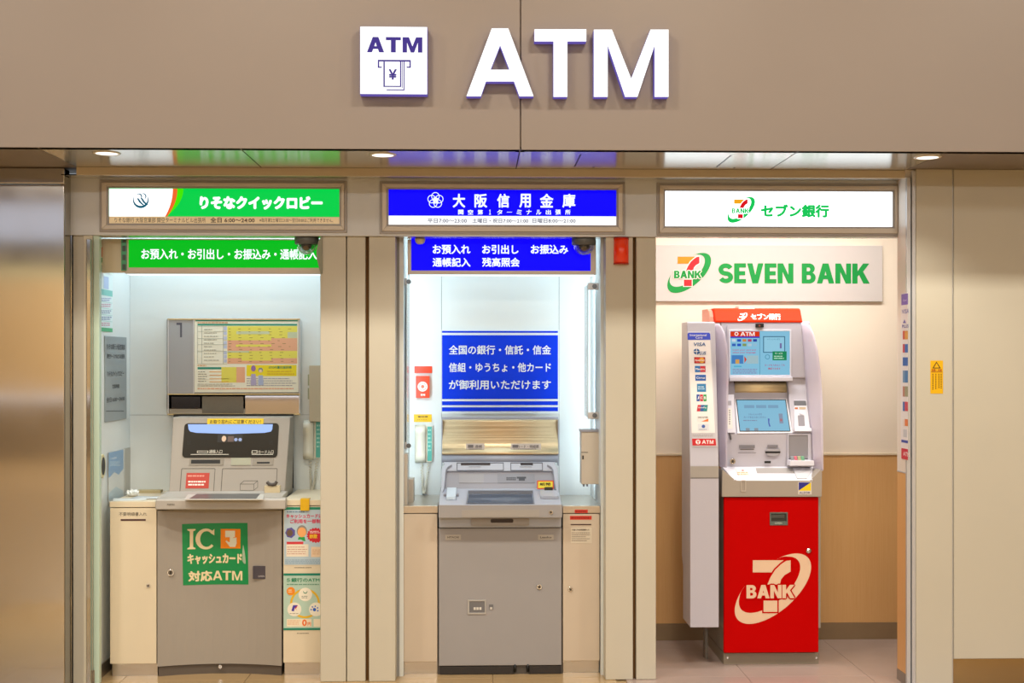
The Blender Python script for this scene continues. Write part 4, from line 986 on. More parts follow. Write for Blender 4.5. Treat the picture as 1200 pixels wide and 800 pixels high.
crescent(mb := MB(), Q.up(0.0006), 357.8, 693, 2.4, 150, 395, 0.9); mb.build('bank_mark', flat('#2F8A66'), t)
dashes(Q, 353.5, 697.5, 362, 701, 2, flat('#7C8678'), t, 0.0009, fill=.4); dashes(Q, 339.5, 718, 350, 719.3, 1, flat('#8A8478'), t, 0.0009)
R('price_panel', flat('#EFE2C8'), Q, 336, 725, 365, 734, t, 0, 0.0005); R('price_panel', flat('#EFE2C8'), Q, 367.5, 725, 388, 734, t, 0, 0.0005)
T(Q, '0', 354, 725.4, 359.6, 733.4, flat('#EA6E1E'), t, bold=0.07, h=0.0008); T(Q, '円', 360.6, 728.8, 364.4, 733.2, flat('#EA6E1E'), t, h=0.0008, bold=0.04); dashes(Q, 337, 726, 352.5, 732, 3, flat('#D99C68'), t, 0.0006, fill=.3)
dashes(PCb, 348, 741, 363, 742.6, 1, flat('#6A6256'), t, 0.0008, wmin=0.6, wmax=1.5, gap=0.4, rag=0.05)
xk = Xat(357.5, 6.32)
t = tag(MB().extr([(6.318, z_ - 0.052), (6.327, z_ - 0.052), (6.327, z_ + 0.0015), (6.37, z_ + 0.0015), (6.37, z_ + 0.006), (6.318, z_ + 0.006)], Xat(352, 6.32), Xat(362.5, 6.32)).build('bulldog_clip', mat('yellow_clip', '#D9AC12', 0.4), None, 0.001), 'yellow clip over the edge of the cream cabinet top above the blue poster', 'clip')
# things on the left cabinet
def crumple(name, c, s, m, seed, label, cat):
    bm = bmesh.new(); bmesh.ops.create_icosphere(bm, subdivisions=3, radius=1.0); rnd = random.Random(seed)
    for v in bm.verts:
        k = 0.7 + 0.45 * rnd.random(); v.co = Vector((v.co.x * s[0] * k, v.co.y * s[1] * k, max(0, v.co.z * 0.5 + 0.5) * 2 * s[2] * k))
    me = bpy.data.meshes.new(name); bm.to_mesh(me); bm.free(); me.materials.append(m)
    o = bpy.data.objects.new(name, me); COL.objects.link(o); put(o, c, None); return tag(o, label, cat)
HL = TOP(ZL1)
crumple('crumpled_tissue', HL.hit(155.5, 581.5), (0.033, 0.03, 0.018), mat('tissue', '#E9ECEA', 0.8), 3, 'crumpled white tissue on the left cabinet behind the papers', 'tissue')
def sheet(name, c, w, d_, rot, m, label, cat, dz=0.0008, curl=0.004):
    rows = []; ca, sa = math.cos(rot), math.sin(rot)
    for j in range(5):
        row = []
        for i in range(5):
            u, v = (i / 4 - .5) * w, (j / 4 - .5) * d_
            row.append(Vector((c.x + u * ca - v * sa, c.y + u * sa + v * ca, c.z + dz + curl * ((i / 4 - .5) ** 2) * 2 * (0.5 + j / 5))))
        rows.append(row)
    return tag(MB().grid(rows, (0, 0, 0.0006)).build(name, m), label, cat)
sheet('paper_sheet', HL.hit(152, 585.2), 0.16, 0.12, 0.25, flat('#DDE3E2'), 'white leaflet lying flat at the left end of the cream cabinet', 'paper')
sheet('paper_sheet', HL.hit(173, 583.5), 0.14, 0.10, -0.12, flat('#CFD6DA'), 'bluish sheet of paper on the cream cabinet beside the machine', 'paper', 0.003)
t = tag(MB().rect(F(6.78), 163, 573, 191, 580, 0, 0.05).build('paper_tray', mat('tray_khaki', '#B5A780', 0.5), None, 0.003), 'low khaki tray at the back of the left cabinet', 'tray')
# intercom telephones, built along a wall plane
M_PH = mat('phone_cream', '#D9D5C4', 0.35); M_PHG = mat('phone_green_card', '#4FA79B', 0.35)
def phone(label, ox, y0, y1, pl, k=1.0, card=True):
    """ox: left edge pixel of the handset"""
    t = thing('wall_phone', label, 'telephone', pl.hit(ox + 8, y1), 'intercom telephones in the booths')
    R('base', M_PH, pl, ox + 3, y0, ox + 20.5 * k, y1 - 1, t, 0.0, 0.02, r=0.006, bevel=0.002)
    R('instruction_card', M_PHG, pl, ox + 14.7 * k, y0 + 1, ox + 19.8 * k, y1 - 2, t, 0.02, 0.0215)
    dashes(pl.up(0.0216), ox + 15.2 * k, y0 + 3, ox + 19.3 * k, y1 - 12, 6, flat('#9CD0C6'), t, 0.0005, fill=0.4, wmin=1, wmax=3)
    u0, v0, u1, v1 = pl.rect(ox, y0 - 1, ox + 12.5 * k, y1)
    hs = MB(); prof = [(0, 0.03), (0.12, 0.055), (0.22, 0.05), (0.3, 0.042), (0.7, 0.042), (0.78, 0.05), (0.88, 0.055), (1.0, 0.03)]
    rows = []
    for s_, hgt in prof:
        v = v0 + (v1 - v0) * s_; wv = (u1 - u0) * 0.5; uc = (u0 + u1) / 2
        rows.append([pl.pt(uc - wv, v, 0.022), pl.pt(uc - wv * 0.92, v, hgt), pl.pt(uc + wv * 0.92, v, hgt), pl.pt(uc + wv, v, 0.022)])
    hs.grid(rows, None)
    h_ = hs.build('handset', M_PH, t, 0.0)
    sd = h_.modifiers.new('solid', 'SOLIDIFY'); sd.thickness = 0.004; sd.offset = -1
    # coiled cord hanging in a loop
    pts = []; N = 260
    a = pl.hit(ox + 8 * k, y1); b = pl.hit(ox + 16 * k, y1 - 1); low = pl.hit(ox + 10.5 * k, y1 + 36)
    for i in range(N + 1):
        s_ = i / N; base_ = (a * (1 - s_) ** 2 + b * s_ ** 2 + (low * 2 - (a + b) * 0.5) * 2 * s_ * (1 - s_) * 1.0)
        w = math.cos(i * 0.9) * 0.006; w2 = math.sin(i * 0.9) * 0.006
        pts.append(base_ + pl.n * (0.02 + w2) + pl.u * w)
    MB().tube(pts, 0.0024, 5).build('coiled_cord', M_PH, t)
    return t
phone('cream wall telephone with coiled cord, at the right of the left booth', 356, 493, 537.5, WALLB)
t = thing('wall_box', 'beige metal box with two small plates at the right of the left booth', 'box', WALLB.hit(375, 493))
R('case', mat('box_beige', '#B9AE96', 0.4), WALLB, 364.3, 428, 391, 493, t, 0, 0.07, bevel=0.002)
for y in (438.5, 454.5): R('hinge_plate', mat('plate_olive', '#9FA488', 0.4), WALLB, 361.3, y, 365, y + 13, t, 0, 0.02)
# ================================================================ MIDDLE BOOTH
# blue notice board
PB2 = F(YB - 0.012)
t = thing('blue_notice', 'blue notice with three rows of white lettering on the back wall of the middle booth', 'notice', PB2.hit(586, 484))
R('board', mat('notice_white', '#DDE7EA', 0.3), F(YB), 517.6, 386, 655, 484.5, t, 0, 0.012)
PB3 = PB2.up(0.0002); BB = mat('notice_blue', '#0038DC', 0.4, spec=0.15)
for a in ((518, 387.6, 653.8, 389.8), (518, 392.6, 653.8, 467.4), (518, 470, 653.8, 474.6), (518, 477, 653.8, 481.7)): R('blue_band', BB, PB3, *a, t, 0, 0.0008)
MWn = mat('notice_lettering', '#E9F1F4', 0.4)
for s_, a in (('全国の銀行・信託・信金', (526, 404.3, 645.7, 415.3)), ('信組・ゆうちょ・他カード', (526, 424.8, 645.7, 435.8)), ('が御利用いただけます', (526, 445, 645.7, 456.2))):
    T(PB3, s_, *a, MWn, t, bold=0.03, res=3, h=0.0014)
# machine 2
M_M2 = mat('machine2_grey', '#9A989A', 0.4, var=0.015, bump=0.04, bscale=600); M_M2B = mat('machine2_blue_grey', '#A9AFBD', 0.35); M_M2D = mat('machine2_mid_grey', '#8F909A', 0.4)
x0, x1 = Xat(514.3, YC), Xat(658, YC)
t = thing('atm_machine', 'grey cash machine with mirrored top band in the middle booth', 'machine', ((x0 + x1) / 2, YC, 0))
z6, z7 = Zat(618.5, YC), Zat(779.5, YC)
bx('front_door', M_M2, t, x0, x1, YC, 6.75, z7, z6, 0.003)
bx('carcass_side', mat('carcass_dark', '#4F4A46', 0.5), t, x0 - 0.006, x1 + 0.006, YC + 0.012, 6.78, 0.0, z6 - 0.002)
for a, b in ((515.5, 602), (620.5, 657.5)):
    o = bx('plinth', mat('plinth_black', '#2E2A29', 0.5), t, Xat(a, YC), Xat(b, YC), YC + 0.004, YC + 0.03, 0.001, z7 - 0.004, 0.002)
bx('cable_gap', mat('gap_brown', '#4B423A', 0.6), t, Xat(602, YC), Xat(620.5, YC), YC + 0.02, YC + 0.03, 0.001, z7 - 0.004)
for px in (603.5, 618.5): MB().cyl((Xat(px, YC), YC + 0.004, 0.012), (Xat(px, YC), YC + 0.004, 0.05), 0.006, 10).build('cable', M_BLACK, t)
# deck: front lip, undercut
zd0, zd1, zd2 = Zat(591, 6.24), Zat(607, 6.24), Zat(618, 6.30)
MB().extr([(6.24, zd1), (6.24, zd0 - 0.004), (6.245, zd0), (6.52, Zat(572.5, 6.52)), (6.75, Zat(572.5, 6.52)), (6.75, zd2), (6.30, zd2), (6.285, zd1 - 0.004)], Xat(514, 6.24), Xat(658.7, 6.24)).build('deck', M_M2B, t, 0.005)
FR = F(6.24)
R('deck_front', M_M2, FR, 514, 591.5, 658.7, 606, t, 0, 0.003, r=0.004)
R('deck_inlay', mat('inlay_grey', '#A09B96', 0.4), FR, 541, 597, 632, 605.5, t, 0.003, 0.005, r=0.003)
lock('deck_lock', FR.up(0.003), 645.5, 600, 2.4, t)
R('slot_housing', mat('housing_grey', '#97928E', 0.4), F(6.287), 552, 607, 620, 615.5, t, 0, 0.006, r=0.004)
R('lower_slot', mat('slot_dark', '#2A1C1A', 0.3), F(6.281), 575, 607.8, 601.5, 612.3, t, 0, 0.001, r=0.006)
# deck top: sloping plane
dk = tilt(572.5, 6.52, 590.5, 6.245); dk1 = dk.up(0.001)
MB().poly(dk1, [(548.5, 574.5), (624.5, 574.5), (626.5, 590), (546, 590)], 0, 0.0012).build('screen_bezel', mat('screen_bezel_grey', '#767C88', 0.3), t)
MB().poly(dk1.up(0.0012), [(549.5, 578.5), (623.5, 578.5), (625, 589.6), (547.5, 589.6)], 0, 0.0008).build('touch_screen', mat('touch_glass', '#4B5566', 0.06), t)
MB().poly(dk1.up(0.0012), [(548.8, 575), (624.2, 575), (623.8, 578.3), (549.2, 578.3)], 0, 0.0008).build('screen_hood', mat('hood_shade', '#5B5A60', 0.4), t)
o = MB().rect(dk1, 523.5, 574, 534.5, 585.5, 0, 0.014, r=0.004).build('card_reader', mat('reader_white', '#C6D6E4', 0.3), t, 0.002)
for px in (521.5, 536): MB().disc(dk1, px, 581, 1.8, 0, 0.01).build('reader_knob', M_M2D, o)
o = MB().rect(dk1, 633, 577, 653.5, 584, 0, 0.012, r=0.004).build('tray_cover', mat('tray_cover', '#A8AEBC', 0.3), t, 0.002)
# recessed console between shoulders
c0 = tilt(552, 6.60, 572, 6.53)
MB().poly(c0, [(523, 549.5), (648, 549.5), (651, 572.5), (520.5, 572.5)], -0.06, 0.0).build('console_face', M_M2D, t)
o = R('note_shutter', mat('shutter_grey', '#96969C', 0.4), c0, 538, 555.5, 567, 566, t, 0, 0.003); R('shutter_panel', M_M2D, c0, 567.5, 555.5, 581.5, 566, t, 0, 0.002)
R('coin_panel', mat('coin_panel', '#83858F', 0.4), c0, 583, 555.5, 626.5, 566, t, 0, 0.003)
mb = MB()
for i in range(6):
    for j in range(2): mb.rect(c0.up(0.003), 593.5 + i * 1.9, 559 + j * 2, 594.9 + i * 1.9, 560.5 + j * 2, 0, 0.0006)
mb.rect(c0.up(0.003), 605.5, 558.5, 616.5, 560.5, 0, 0.0006); mb.rect(c0.up(0.003), 608, 560.5, 615, 563, 0, 0.0006); mb.build('pictogram', flat('#3E4048'), t)
for pts in ([(517.5, 548), (521, 543.5), (527, 541.5), (530, 543.8), (524.5, 547), (522.5, 551), (520.3, 572.5), (516.5, 581)], [(653.5, 548), (650, 543.5), (644, 541.5), (641, 543.8), (646.5, 547), (648.5, 551), (651, 572.5), (655, 581)]):
    MB().poly(tilt(542, 6.60, 580, 6.44), pts, -0.10, 0.0).build('shoulder', M_M2B, t, 0.003)
ledge = tilt(541.5, 6.62, 552, 6.585)
MB().poly(ledge, [(520, 541), (651, 541), (649, 551.5), (522, 551.5)], -0.05, 0.0).build('slot_ledge', M_M2B, t, 0.002)
for a, b, c_, d_ in ((535.3, 590.3, 540, 574.5), (598.3, 636, 610, 624.5)):
    o = MB().ring(ledge, (a, 542, b, 551.3), (a + .7, 542.6, b - .7, 550.8), 0, 0.002).build('slot_frame', mat('frame_ink', '#3B3F4A', 0.4), t)
    R('slot_mouth', mat('slot_brown', '#2A1E1E', 0.5), ledge, c_, 542.8, d_, 545, o, 0, 0.0025)
    R('slot_lip', M_M2B, ledge, (c_ + d_) / 2 - 8, 545.6, (c_ + d_) / 2 + 6, 547, o, 0, 0.004)
# upper grey slope and mirrored band (curved)
MB().grid([[F(6.66).hit(518.3, 532) , F(6.66).hit(653.7, 532)], [F(6.63).hit(518, 541.8), F(6.63).hit(654, 541.8)]], (0, 0.02, 0)).build('lower_slope', mat('slope_grey', '#8E94A4', 0.35), t)
rows = []
for k in range(13):
    s_ = k / 12; py = 491.5 + 40.8 * s_; Y = 6.712 - 0.006 * s_ - 0.010 * s_ * s_ - 0.045 * max(0, (s_ - .6) / .4) ** 2
    rows.append([F(Y).hit(518.3, py), F(Y).hit(653.8, py)])
for r_ in rows: r_[0].x = rows[0][0].x; r_[1].x = rows[0][1].x
M_MIR2 = mat('mirror_band', '#CDB692', 0.42, metal=1.0, bump=0.8, bscale=3.0, stretch=(0.1, 1, 16), bdist=0.006, aniso=0.97, tangent=(1.0, 0.0, 0.0))  # gold tint stands in for the warm concourse reflected here
MB().grid(rows, (0, 0.02, 0)).build('mirror_band', M_MIR2, t)
R('top_cap', M_M2B, F(6.735), 517.8, 488.3, 654.2, 491.6, t, -0.02, 0.006, bevel=0.002)
for a, b in ((517.6, 518.6), (653.4, 654.4)): R('side_rail', M_M2B, F(6.735), a, 491, b, 545, t, -0.02, 0.03)
pm = tilt(517, 6.672, 532, 6.645)
for s_, a, pn in (('通帳', (556.3, 521.2, 565, 524.8), (546.3, 519.8, 567.8, 526.8)), ('カード・明細票', (606, 521.2, 631.5, 525), (598.5, 519.8, 634, 526.8))):
    o = R('label_plate', mat('label_plate', '#A9A09A', 0.3), pm, *pn, t, 0.002, 0.004, r=0.002)
    T(pm.up(0.0042), s_, *a, flat('#4A4446'), o, bold=0.03); R('pictogram', flat('#4A4446'), pm.up(0.0042), pn[0] + 2, 521, pn[0] + 8.5, 524.5, o, 0, 0.0006)
    dashes(pm.up(0.0042), pn[0] + 3, 525.3, pn[2] - 3, 526.6, 1, flat('#6A6466'), o, 0.0006, fill=.8, wmin=.8, wmax=1.6, gap=.3, rag=.1)
R('logo_plate', mat('plate_silver', '#C9C6C0', 0.3, metal=0.5), F(6.725), 520, 492.5, 533, 497, t, 0, 0.002)
T(F(6.7225), '1121', 521.5, 493.4, 531, 496, flat('#6E6A66'), t, bold=0.03)
# door details
PD = F(YC - 0.0005)
for s_, a in (('HITACHI', (521.8, 626.3, 540, 632.3)), ('Leadus', (630.5, 626.3, 648.8, 632.3))):
    o = R('badge_plate', mat('badge_plate', '#B3B0AC', 0.3, metal=0.4), PD, *a, t, 0, 0.0015)
    T(PD.up(0.0016), s_, a[0] + 2.5, a[1] + 1.8, a[2] - 2.5, a[3] - 1.8, flat('#4C4A48'), o, bold=0.04)
o = MB().ring(PD, (548, 702.5, 569.5, 719.5), (550, 704.2, 568, 717.5), 0, 0.004).build('handle_frame', mat('frame_pale', '#AFACA8', 0.35), t, 0.001)
R('handle_recess', mat('recess_grey', '#6E6E72', 0.4), PD, 550, 704.2, 568, 717.5, o, 0, 0.0015)
for i in range(3): R('handle_tab', flat('#D5D2CC'), PD, 555 + i * 3.3, 711.2, 557.6 + i * 3.3, 714.2, o, 0.0015, 0.003)
o = R('small_latch', mat('recess_grey', '#6E6E72', 0.4), PD, 573, 708, 578, 714, t, 0, 0.0015); R('latch_tab', flat('#C8C4BE'), PD, 574, 711.2, 577, 713.6, o, 0.0015, 0.003)
lock('door_lock', PD, 632, 687.3, 2.9, t)
# yellow tent label standing on deck
t2 = thing('money_label', 'small yellow and red banknote label standing on the grey machine deck', 'label', F(6.5).hit(639, 572))
R('plate', flat('#D8442A'), F(6.47), 629.4, 562.8, 648.8, 572.8, t2, 0, 0.003, r=0.002); R('yellow_face', flat('#E8DC4A'), F(6.467), 630.6, 564, 647.6, 571.6, t2, 0, 0.0008)
T(F(6.4662), '紙幣', 632.5, 565.2, 645.5, 569, flat('#2A2A1A'), t2, bold=0.04); R('foot', mat('foot_dark', '#34322A', 0.4), F(6.465), 638, 570.5, 647.5, 575.2, t2, -0.01, 0.012, r=0.003)

# cabinets
t, d, z_ = cabinet('plain beige cabinet with steel edge at the left of the middle booth', 469.5, 513.2, 592.5, YC, YB, M_CREAM2, top_m=M_SATIN, steel_h=0.036)
t, d, z_ = cabinet('beige cabinet with receipt slot and red labels at the right of the middle booth', 659.3, 703.3, 592.5, YC, YB, M_CREAM2, top_m=M_SATIN, steel_h=0.036)
R('red_label', flat('#C9301E'), F(YC - 0.0025), 673.5, 597, 688.8, 600.8, t, 0, 0.0008); o = R('red_label', flat('#C9301E'), PCb, 668, 604.3, 693.3, 608.6, d, 0, 0.0012)
dashes(PCb.up(0.0012), 669.5, 605.2, 692, 607.8, 1, flat('#8E2014'), d, 0.0004, fill=.8, wmin=1, wmax=2); dashes(F(YC - 0.0034), 674.5, 597.8, 688, 600, 1, flat('#8E2014'), t, 0.0004, fill=.8, wmin=1, wmax=2)
R('receipt_slot', flat('#3E2422'), PCb, 668.7, 613.8, 692.8, 615, d, 0, 0.0012)
o = R('notice_sheet', flat('#D2C8B6'), PCb, 669, 618, 693.5, 636.2, d, 0, 0.0008, r=0.002); T(PCb.up(0.001), '不要ご利用明細票入れ', 670.3, 619.6, 690.8, 621.6, flat('#5A5048'), o, bold=0.02); dashes(PCb.up(0.001), 670, 623, 691.5, 634.5, 5, flat('#7A6E60'), o, 0.0004, fill=0.35, wmin=.8, wmax=1.8, gap=.35)
lock('door_lock', PCb, 668.5, 690.3, 2.5, d)
# alarm plate, push button, yellow label, phone on back wall left strip
o = tag(R('red_plate', mat('alarm_red', '#E0401C', 0.35), WALLB, 485.7, 429, 506.4, 437, None, 0, 0.006, bevel=0.001), 'plain orange-red plate above the fire alarm button in the middle booth', 'plate')
t = thing('alarm_button', 'orange-red alarm push button with white disc in the middle booth', 'alarm button', WALLB.hit(495.5, 466))
R('case', mat('alarm_red', '#E0401C', 0.35), WALLB, 487.6, 440.3, 503.5, 466, t, 0, 0.03, r=0.003, bevel=0.002)
A1 = WALLB.up(0.03)
MB().annulus(A1, 495.3, 452.8, 5.8, 4.3, 0, 0.004).build('white_ring', flat('#EFE3DC'), t); MB().annulus(A1, 495.3, 452.8, 3.8, 2.0, 0, 0.003).build('white_ring', flat('#EFE3DC'), t); MB().disc(A1, 495.3, 452.8, 1.8, 0, 0.004).build('button', flat('#D9694A'), t)
T(A1, '非常', 492.8, 461.2, 498.4, 463.8, flat('#F3E4DC'), t, bold=0.08)
t = thing('yellow_label', 'small yellow label above the telephone in the middle booth', 'label', WALLB.hit(495, 494))
R('plate', flat('#EDB90E'), WALLB, 485, 485.3, 505.9, 494.2, t, 0, 0.003); T(WALLB.up(0.003), '電話機', 489.5, 487, 501.5, 489.2, flat('#6A5410'), t, bold=.04); dashes(WALLB.up(0.003), 489, 491, 502, 492.4, 1, flat('#9A7A18'), t, 0.0004, wmin=.8, wmax=1.6)
phone('cream wall telephone with twisted cord, at the left of the middle booth', 486.4, 498.5, 541.5, WALLB)
# side boxes
def sbox(label, px0, px1, py0, py1, Ya, Yb_, wallx, lip=True):
    t = thing('wall_box', label, 'box', (wallx, Ya, Zat(py1, Ya, px0)))
    f_ = F(Ya); a, b = Xat(px0, Ya), Xat(px1, Ya)
    bx('case', mat('box_warm_grey', '#C2B8AA', 0.4), t, a, b, Ya, Yb_, Zat(py1, Ya), Zat(py0, Ya), 0.002)
    return t
t = sbox('grey metal box hanging on the right side wall of the middle booth', 681.3, 705.3, 506, 567.5, 6.42, 6.52, x2r)
bx('lid', M_M2D, t, Xat(680.3, 6.42), x2r - 0.001, 6.415, 6.52, Zat(506, 6.42), Zat(503.5, 6.42))
mb = MB().rect(F(6.4195), 681.3, 529.5, 689, 530.2, 0, 0.0006); mb.build('seam', M_INK, t); R('latch', M_SLOT, F(6.4195), 682.3, 533.5, 684, 538, t, 0, 0.003)
for px in (684, 688): MB().cyl(F(6.45).hit(px, 567), F(6.45).hit(px, 569.8), 0.005, 8).build('knob', M_M2D, t)
t = sbox('tall pale box standing on the steel worktop at the left of the middle booth', 472, 477.5, 531.5, 592.5, 6.37, 6.45, x2l)
t['label'] = 'tall pale box on the left steel worktop, nearest the pillar'
t = sbox('x', 477.5, 484.5, 561, 588.5, 6.5, 6.62, x2l); t['label'] = 'low pale box on the left steel worktop, behind the tall one'
# hinged visors on the side walls
def visor(label, rwall, pxa, pxb, py0, py1, Ya, lab=1):
    X = rwall; s_ = 1 if X < Xat(557, 6.5) else -1
    t = thing('privacy_visor', label, 'visor', (X, Ya, Zat(py1, Ya)), 'hinged visors in the middle booth')
    z0, z1 = Zat(py1, Ya), Zat(py0, Ya); xi = X + s_ * (0.055 if s_ < 0 else 0.012)
    bx('top_arm', M_ALU, t, X, xi, Ya, Ya + 0.02, z1 - 0.035, z1, 0.003); bx('bottom_arm', M_ALU, t, X, xi, Ya, Ya + 0.02, z0, z0 + 0.035, 0.003)
    bx('sheet', mat('visor_acrylic', '#D6DEE0', 0.12, alpha=0.75), t, xi - s_ * 0.004, xi, Ya + 0.004, Ya + 0.2, z0 + 0.01, z1 - 0.01)
    for z in (z0 + 0.018, z1 - 0.018): MB().cyl((X + s_ * 0.02, Ya - 0.006, z), (X + s_ * 0.02, Ya + 0.002, z), 0.012, 12).build('hinge_screw', mat('screw_grey', '#6A7078', 0.3, metal=0.6), t)
visor('white framed visor on the right side wall of the middle booth', x2r, 692, 705, 331, 491, 6.42)
visor('white framed visor on the left side wall of the middle booth', x2l, 472, 478, 326, 526, 6.42)

# ================================================================ RIGHT BOOTH
W3 = F(Y3 - 0.02)
M_BRD = mat('brand_board', '#CDC7C4', 0.5)
t = thing('brand_board', 'long white board with green SEVEN BANK lettering high on the back wall', 'sign', W3.hit(900, 354))
R('board', M_BRD, F(Y3), 752, 287.7, 1033, 353.3, t, 0, 0.02, bevel=0.002)
GRN = flat('#06933F')
seven_logo(W3, 782, 296.2, 833.3, 343.2, t, flat('#F28C14'), flat('#E0202A'), GRN, GRN, flat('#EFE8E2'), h=0.0012)
BT(W3, 'SEVEN BANK', 842.3, 308.8, 1018.7, 331.8, GRN, t, grow=0.012)
# nib stickers
RN = RIGHT(nx - 0.0008)
t = thing('card_logo_strip', 'vertical strip of card logos on the white nib wall right of the right booth', 'sticker', RN.hit(1058.5, 528))
R('strip', flat('#E9E4E6'), RN, 1055.8, 343, 1064, 528, t, 0, 0.0008); RN2 = RN.up(0.001)
R('purple_head', flat('#6E52B8'), RN2, 1056.4, 344.2, 1064, 357, t, 0, .0004); T(RN2, 'Card', 1058.5, 350.5, 1062.5, 353, flat('#D8D0EE'), t, h=0.0009)
T(RN2, 'VISA', 1057, 362, 1065.5, 367.3, flat('#8A86C2'), t, bold=.06)
MB().poly(RN2, [(1060, 374), (1058.2, 378.5), (1061.8, 378.5)], 0, .0006).build('mark', flat('#5C5AB0'), t); T(RN2, 'PLUS', 1057.5, 380, 1065, 384, flat('#5C5AB0'), t, bold=.06)
for i, (y, h_, c1, c2) in enumerate(((387.5, 10, '#D0502E', '#E0A23A'), (403, 10, '#C43A4A', '#2E6ABF'), (418.5, 10, '#2A62B8', '#2A62B8'), (434, 14, '#6E92B8', '#3C78B4'), (452.5, 12, '#B87A6A', '#9A9A7A'), (470.5, 11, '#3A66B0', '#D04A58'), (491, 8, '#E8DAD2', '#E07A3A'))):
    R('card_mark', flat(c1), RN2, 1058, y, 1060.4, y + h_, t, 0, .0005); R('card_mark', flat(c2), RN2, 1060.4, y, 1064, y + h_, t, 0, .0005)
R('card_mark', flat('#C9CBD2'), RN2, 1058.6, 503, 1062.8, 512, t, 0, .0005); R('blue_bar', flat('#3A4CA8'), RN2, 1056.4, 515.5, 1064, 518.6, t, 0, .0005)
o = R('red_bar', flat('#CF2F44'), RN2, 1056.4, 525.5, 1064, 538, t, 0, .0005)
T(RN2, 'ATM', 1058.6, 529.5, 1066, 534.5, flat('#F0D8DA'), o, bold=.06, h=.0008)

# --- machine 3
M_S = mat('machine3_silver', '#BEBCC8', 0.38, var=0.01, bump=0.03, bscale=700); M_S2 = mat('machine3_grey', '#A59C92', 0.4); M_SW = mat('machine3_white', '#DCDCE8', 0.32)
M_RED = mat('machine3_red', '#BE0000', 0.5, spec=0.06)
Yd = 6.47; a, b = Xat(848.5, Yd), Xat(959.3, Yd)
t = thing('atm_machine', 'tall silver cash machine with red lower door and numeral logo in the right booth', 'machine', ((a + b) / 2, Yd, 0))
zD0, zD1 = Zat(764.5, Yd, 900), Zat(582.5, Yd, 900)
bx('red_door', M_RED, t, a, b, Yd, Yd + 0.025, zD0, zD1, 0.003)
bx('cabinet_body', M_S2, t, a + 0.002, b + 0.018, Yd + 0.026, Y3 - 0.1, Zat(736, Yd + .03, 900), zD1 + 0.01, 0.003)
bx('lower_body', mat('lower_body', '#8F877C', 0.45), t, a + 0.004, b - 0.002, Yd + 0.03, Y3 - 0.1, zD0 - 0.004, zD1)
bx('plinth', mat('plinth_taupe', '#8E8474', 0.4), t, Xat(848, 6.51), Xat(959.5, 6.51), 6.51, Y3 - 0.06, 0, zD0 - 0.01, 0.002)
for px in (852.5, 956.5): MB().disc(F(6.51), px, 770.5, 1.2, 0, 0.003, n=12).build('plinth_screw', M_CHROME, t)
# middle grey band under the tray
PZ = F(6.455)
MB().poly(PZ, [(846.5, 550), (862.5, 563), (949.5, 563), (961.5, 550), (963.5, 552), (963, 582), (846, 582)], -0.3, 0.0).build('tray_front', M_S2, t, 0.002)
trp = tilt(546.5, 6.60, 562.5, 6.46, 900)
MB().poly(trp, [(850, 546.3), (959.5, 546.3), (949.8, 562.6), (862.5, 562.6)], -0.02, 0.0).build('tray', M_SW, t, 0.002)
MB().poly(trp, [(845, 546.3), (850.5, 546.3), (863, 562.8), (860, 563.2), (848, 550)], -0.02, 0.006).build('tray_rim', M_SW, t); MB().poly(trp, [(964.5, 547), (959, 546.3), (949.4, 562.8), (952, 563.2), (962, 551)], -0.02, 0.006).build('tray_rim', M_SW, t)
MB().poly(trp.up(0.0005), [(885.5, 548.3), (929, 548.3), (931, 554.3), (887, 554.3)], 0, 0.0008).build('note_shutter', mat('shutter3', '#A39F9E', 0.4), t)
MB().poly(trp.up(0.0005), [(929, 549), (953, 549), (945.5, 561), (934, 561)], 0, 0.004).build('receipt_cover', mat('cover3', '#CCCBD2', 0.35), t)
o = MB().poly(trp.up(0.001), [(861.5, 549.2), (880.3, 549.2), (882, 557), (866, 557)], 0, 0.001).build('paper_label', flat('#E9E4DC'), t)
MB().disc(trp.up(0.0021), 870.5, 551, 1.4, 0, .0004, n=12).build('red_mark', flat('#D8384A'), o); dashes(trp.up(0.0021), 864, 552.6, 880, 556.2, 2, flat('#D9A070'), o, .0004, fill=.5)
# little hook and security sticker on the grey band
MB().ring(PZ, (868, 562.5, 874.3, 576), (869.3, 563.5, 873, 574.7), 0, 0.004, r=0.006).build('card_hook', mat('hook_clear', '#B9AFA4', 0.2), t)
o = R('security_sticker', flat('#DDD7CF'), PZ, 935.3, 564.5, 951, 579.2, t, 0, 0.0008)
PZ2 = PZ.up(0.0009)
MB().poly(PZ2, [(936, 565), (950.3, 565), (936, 574.5)], 0, .0004).build('blue_half', flat('#2A2D8C'), o); MB().poly(PZ2, [(950.3, 565), (950.3, 574.8), (936, 574.8)], 0, .0004).build('yellow_half', flat('#EAD21A'), o)
T(PZ2, 'ALSOK', 936.5, 576, 949.8, 578.4, flat('#33357E'), o, bold=.05)
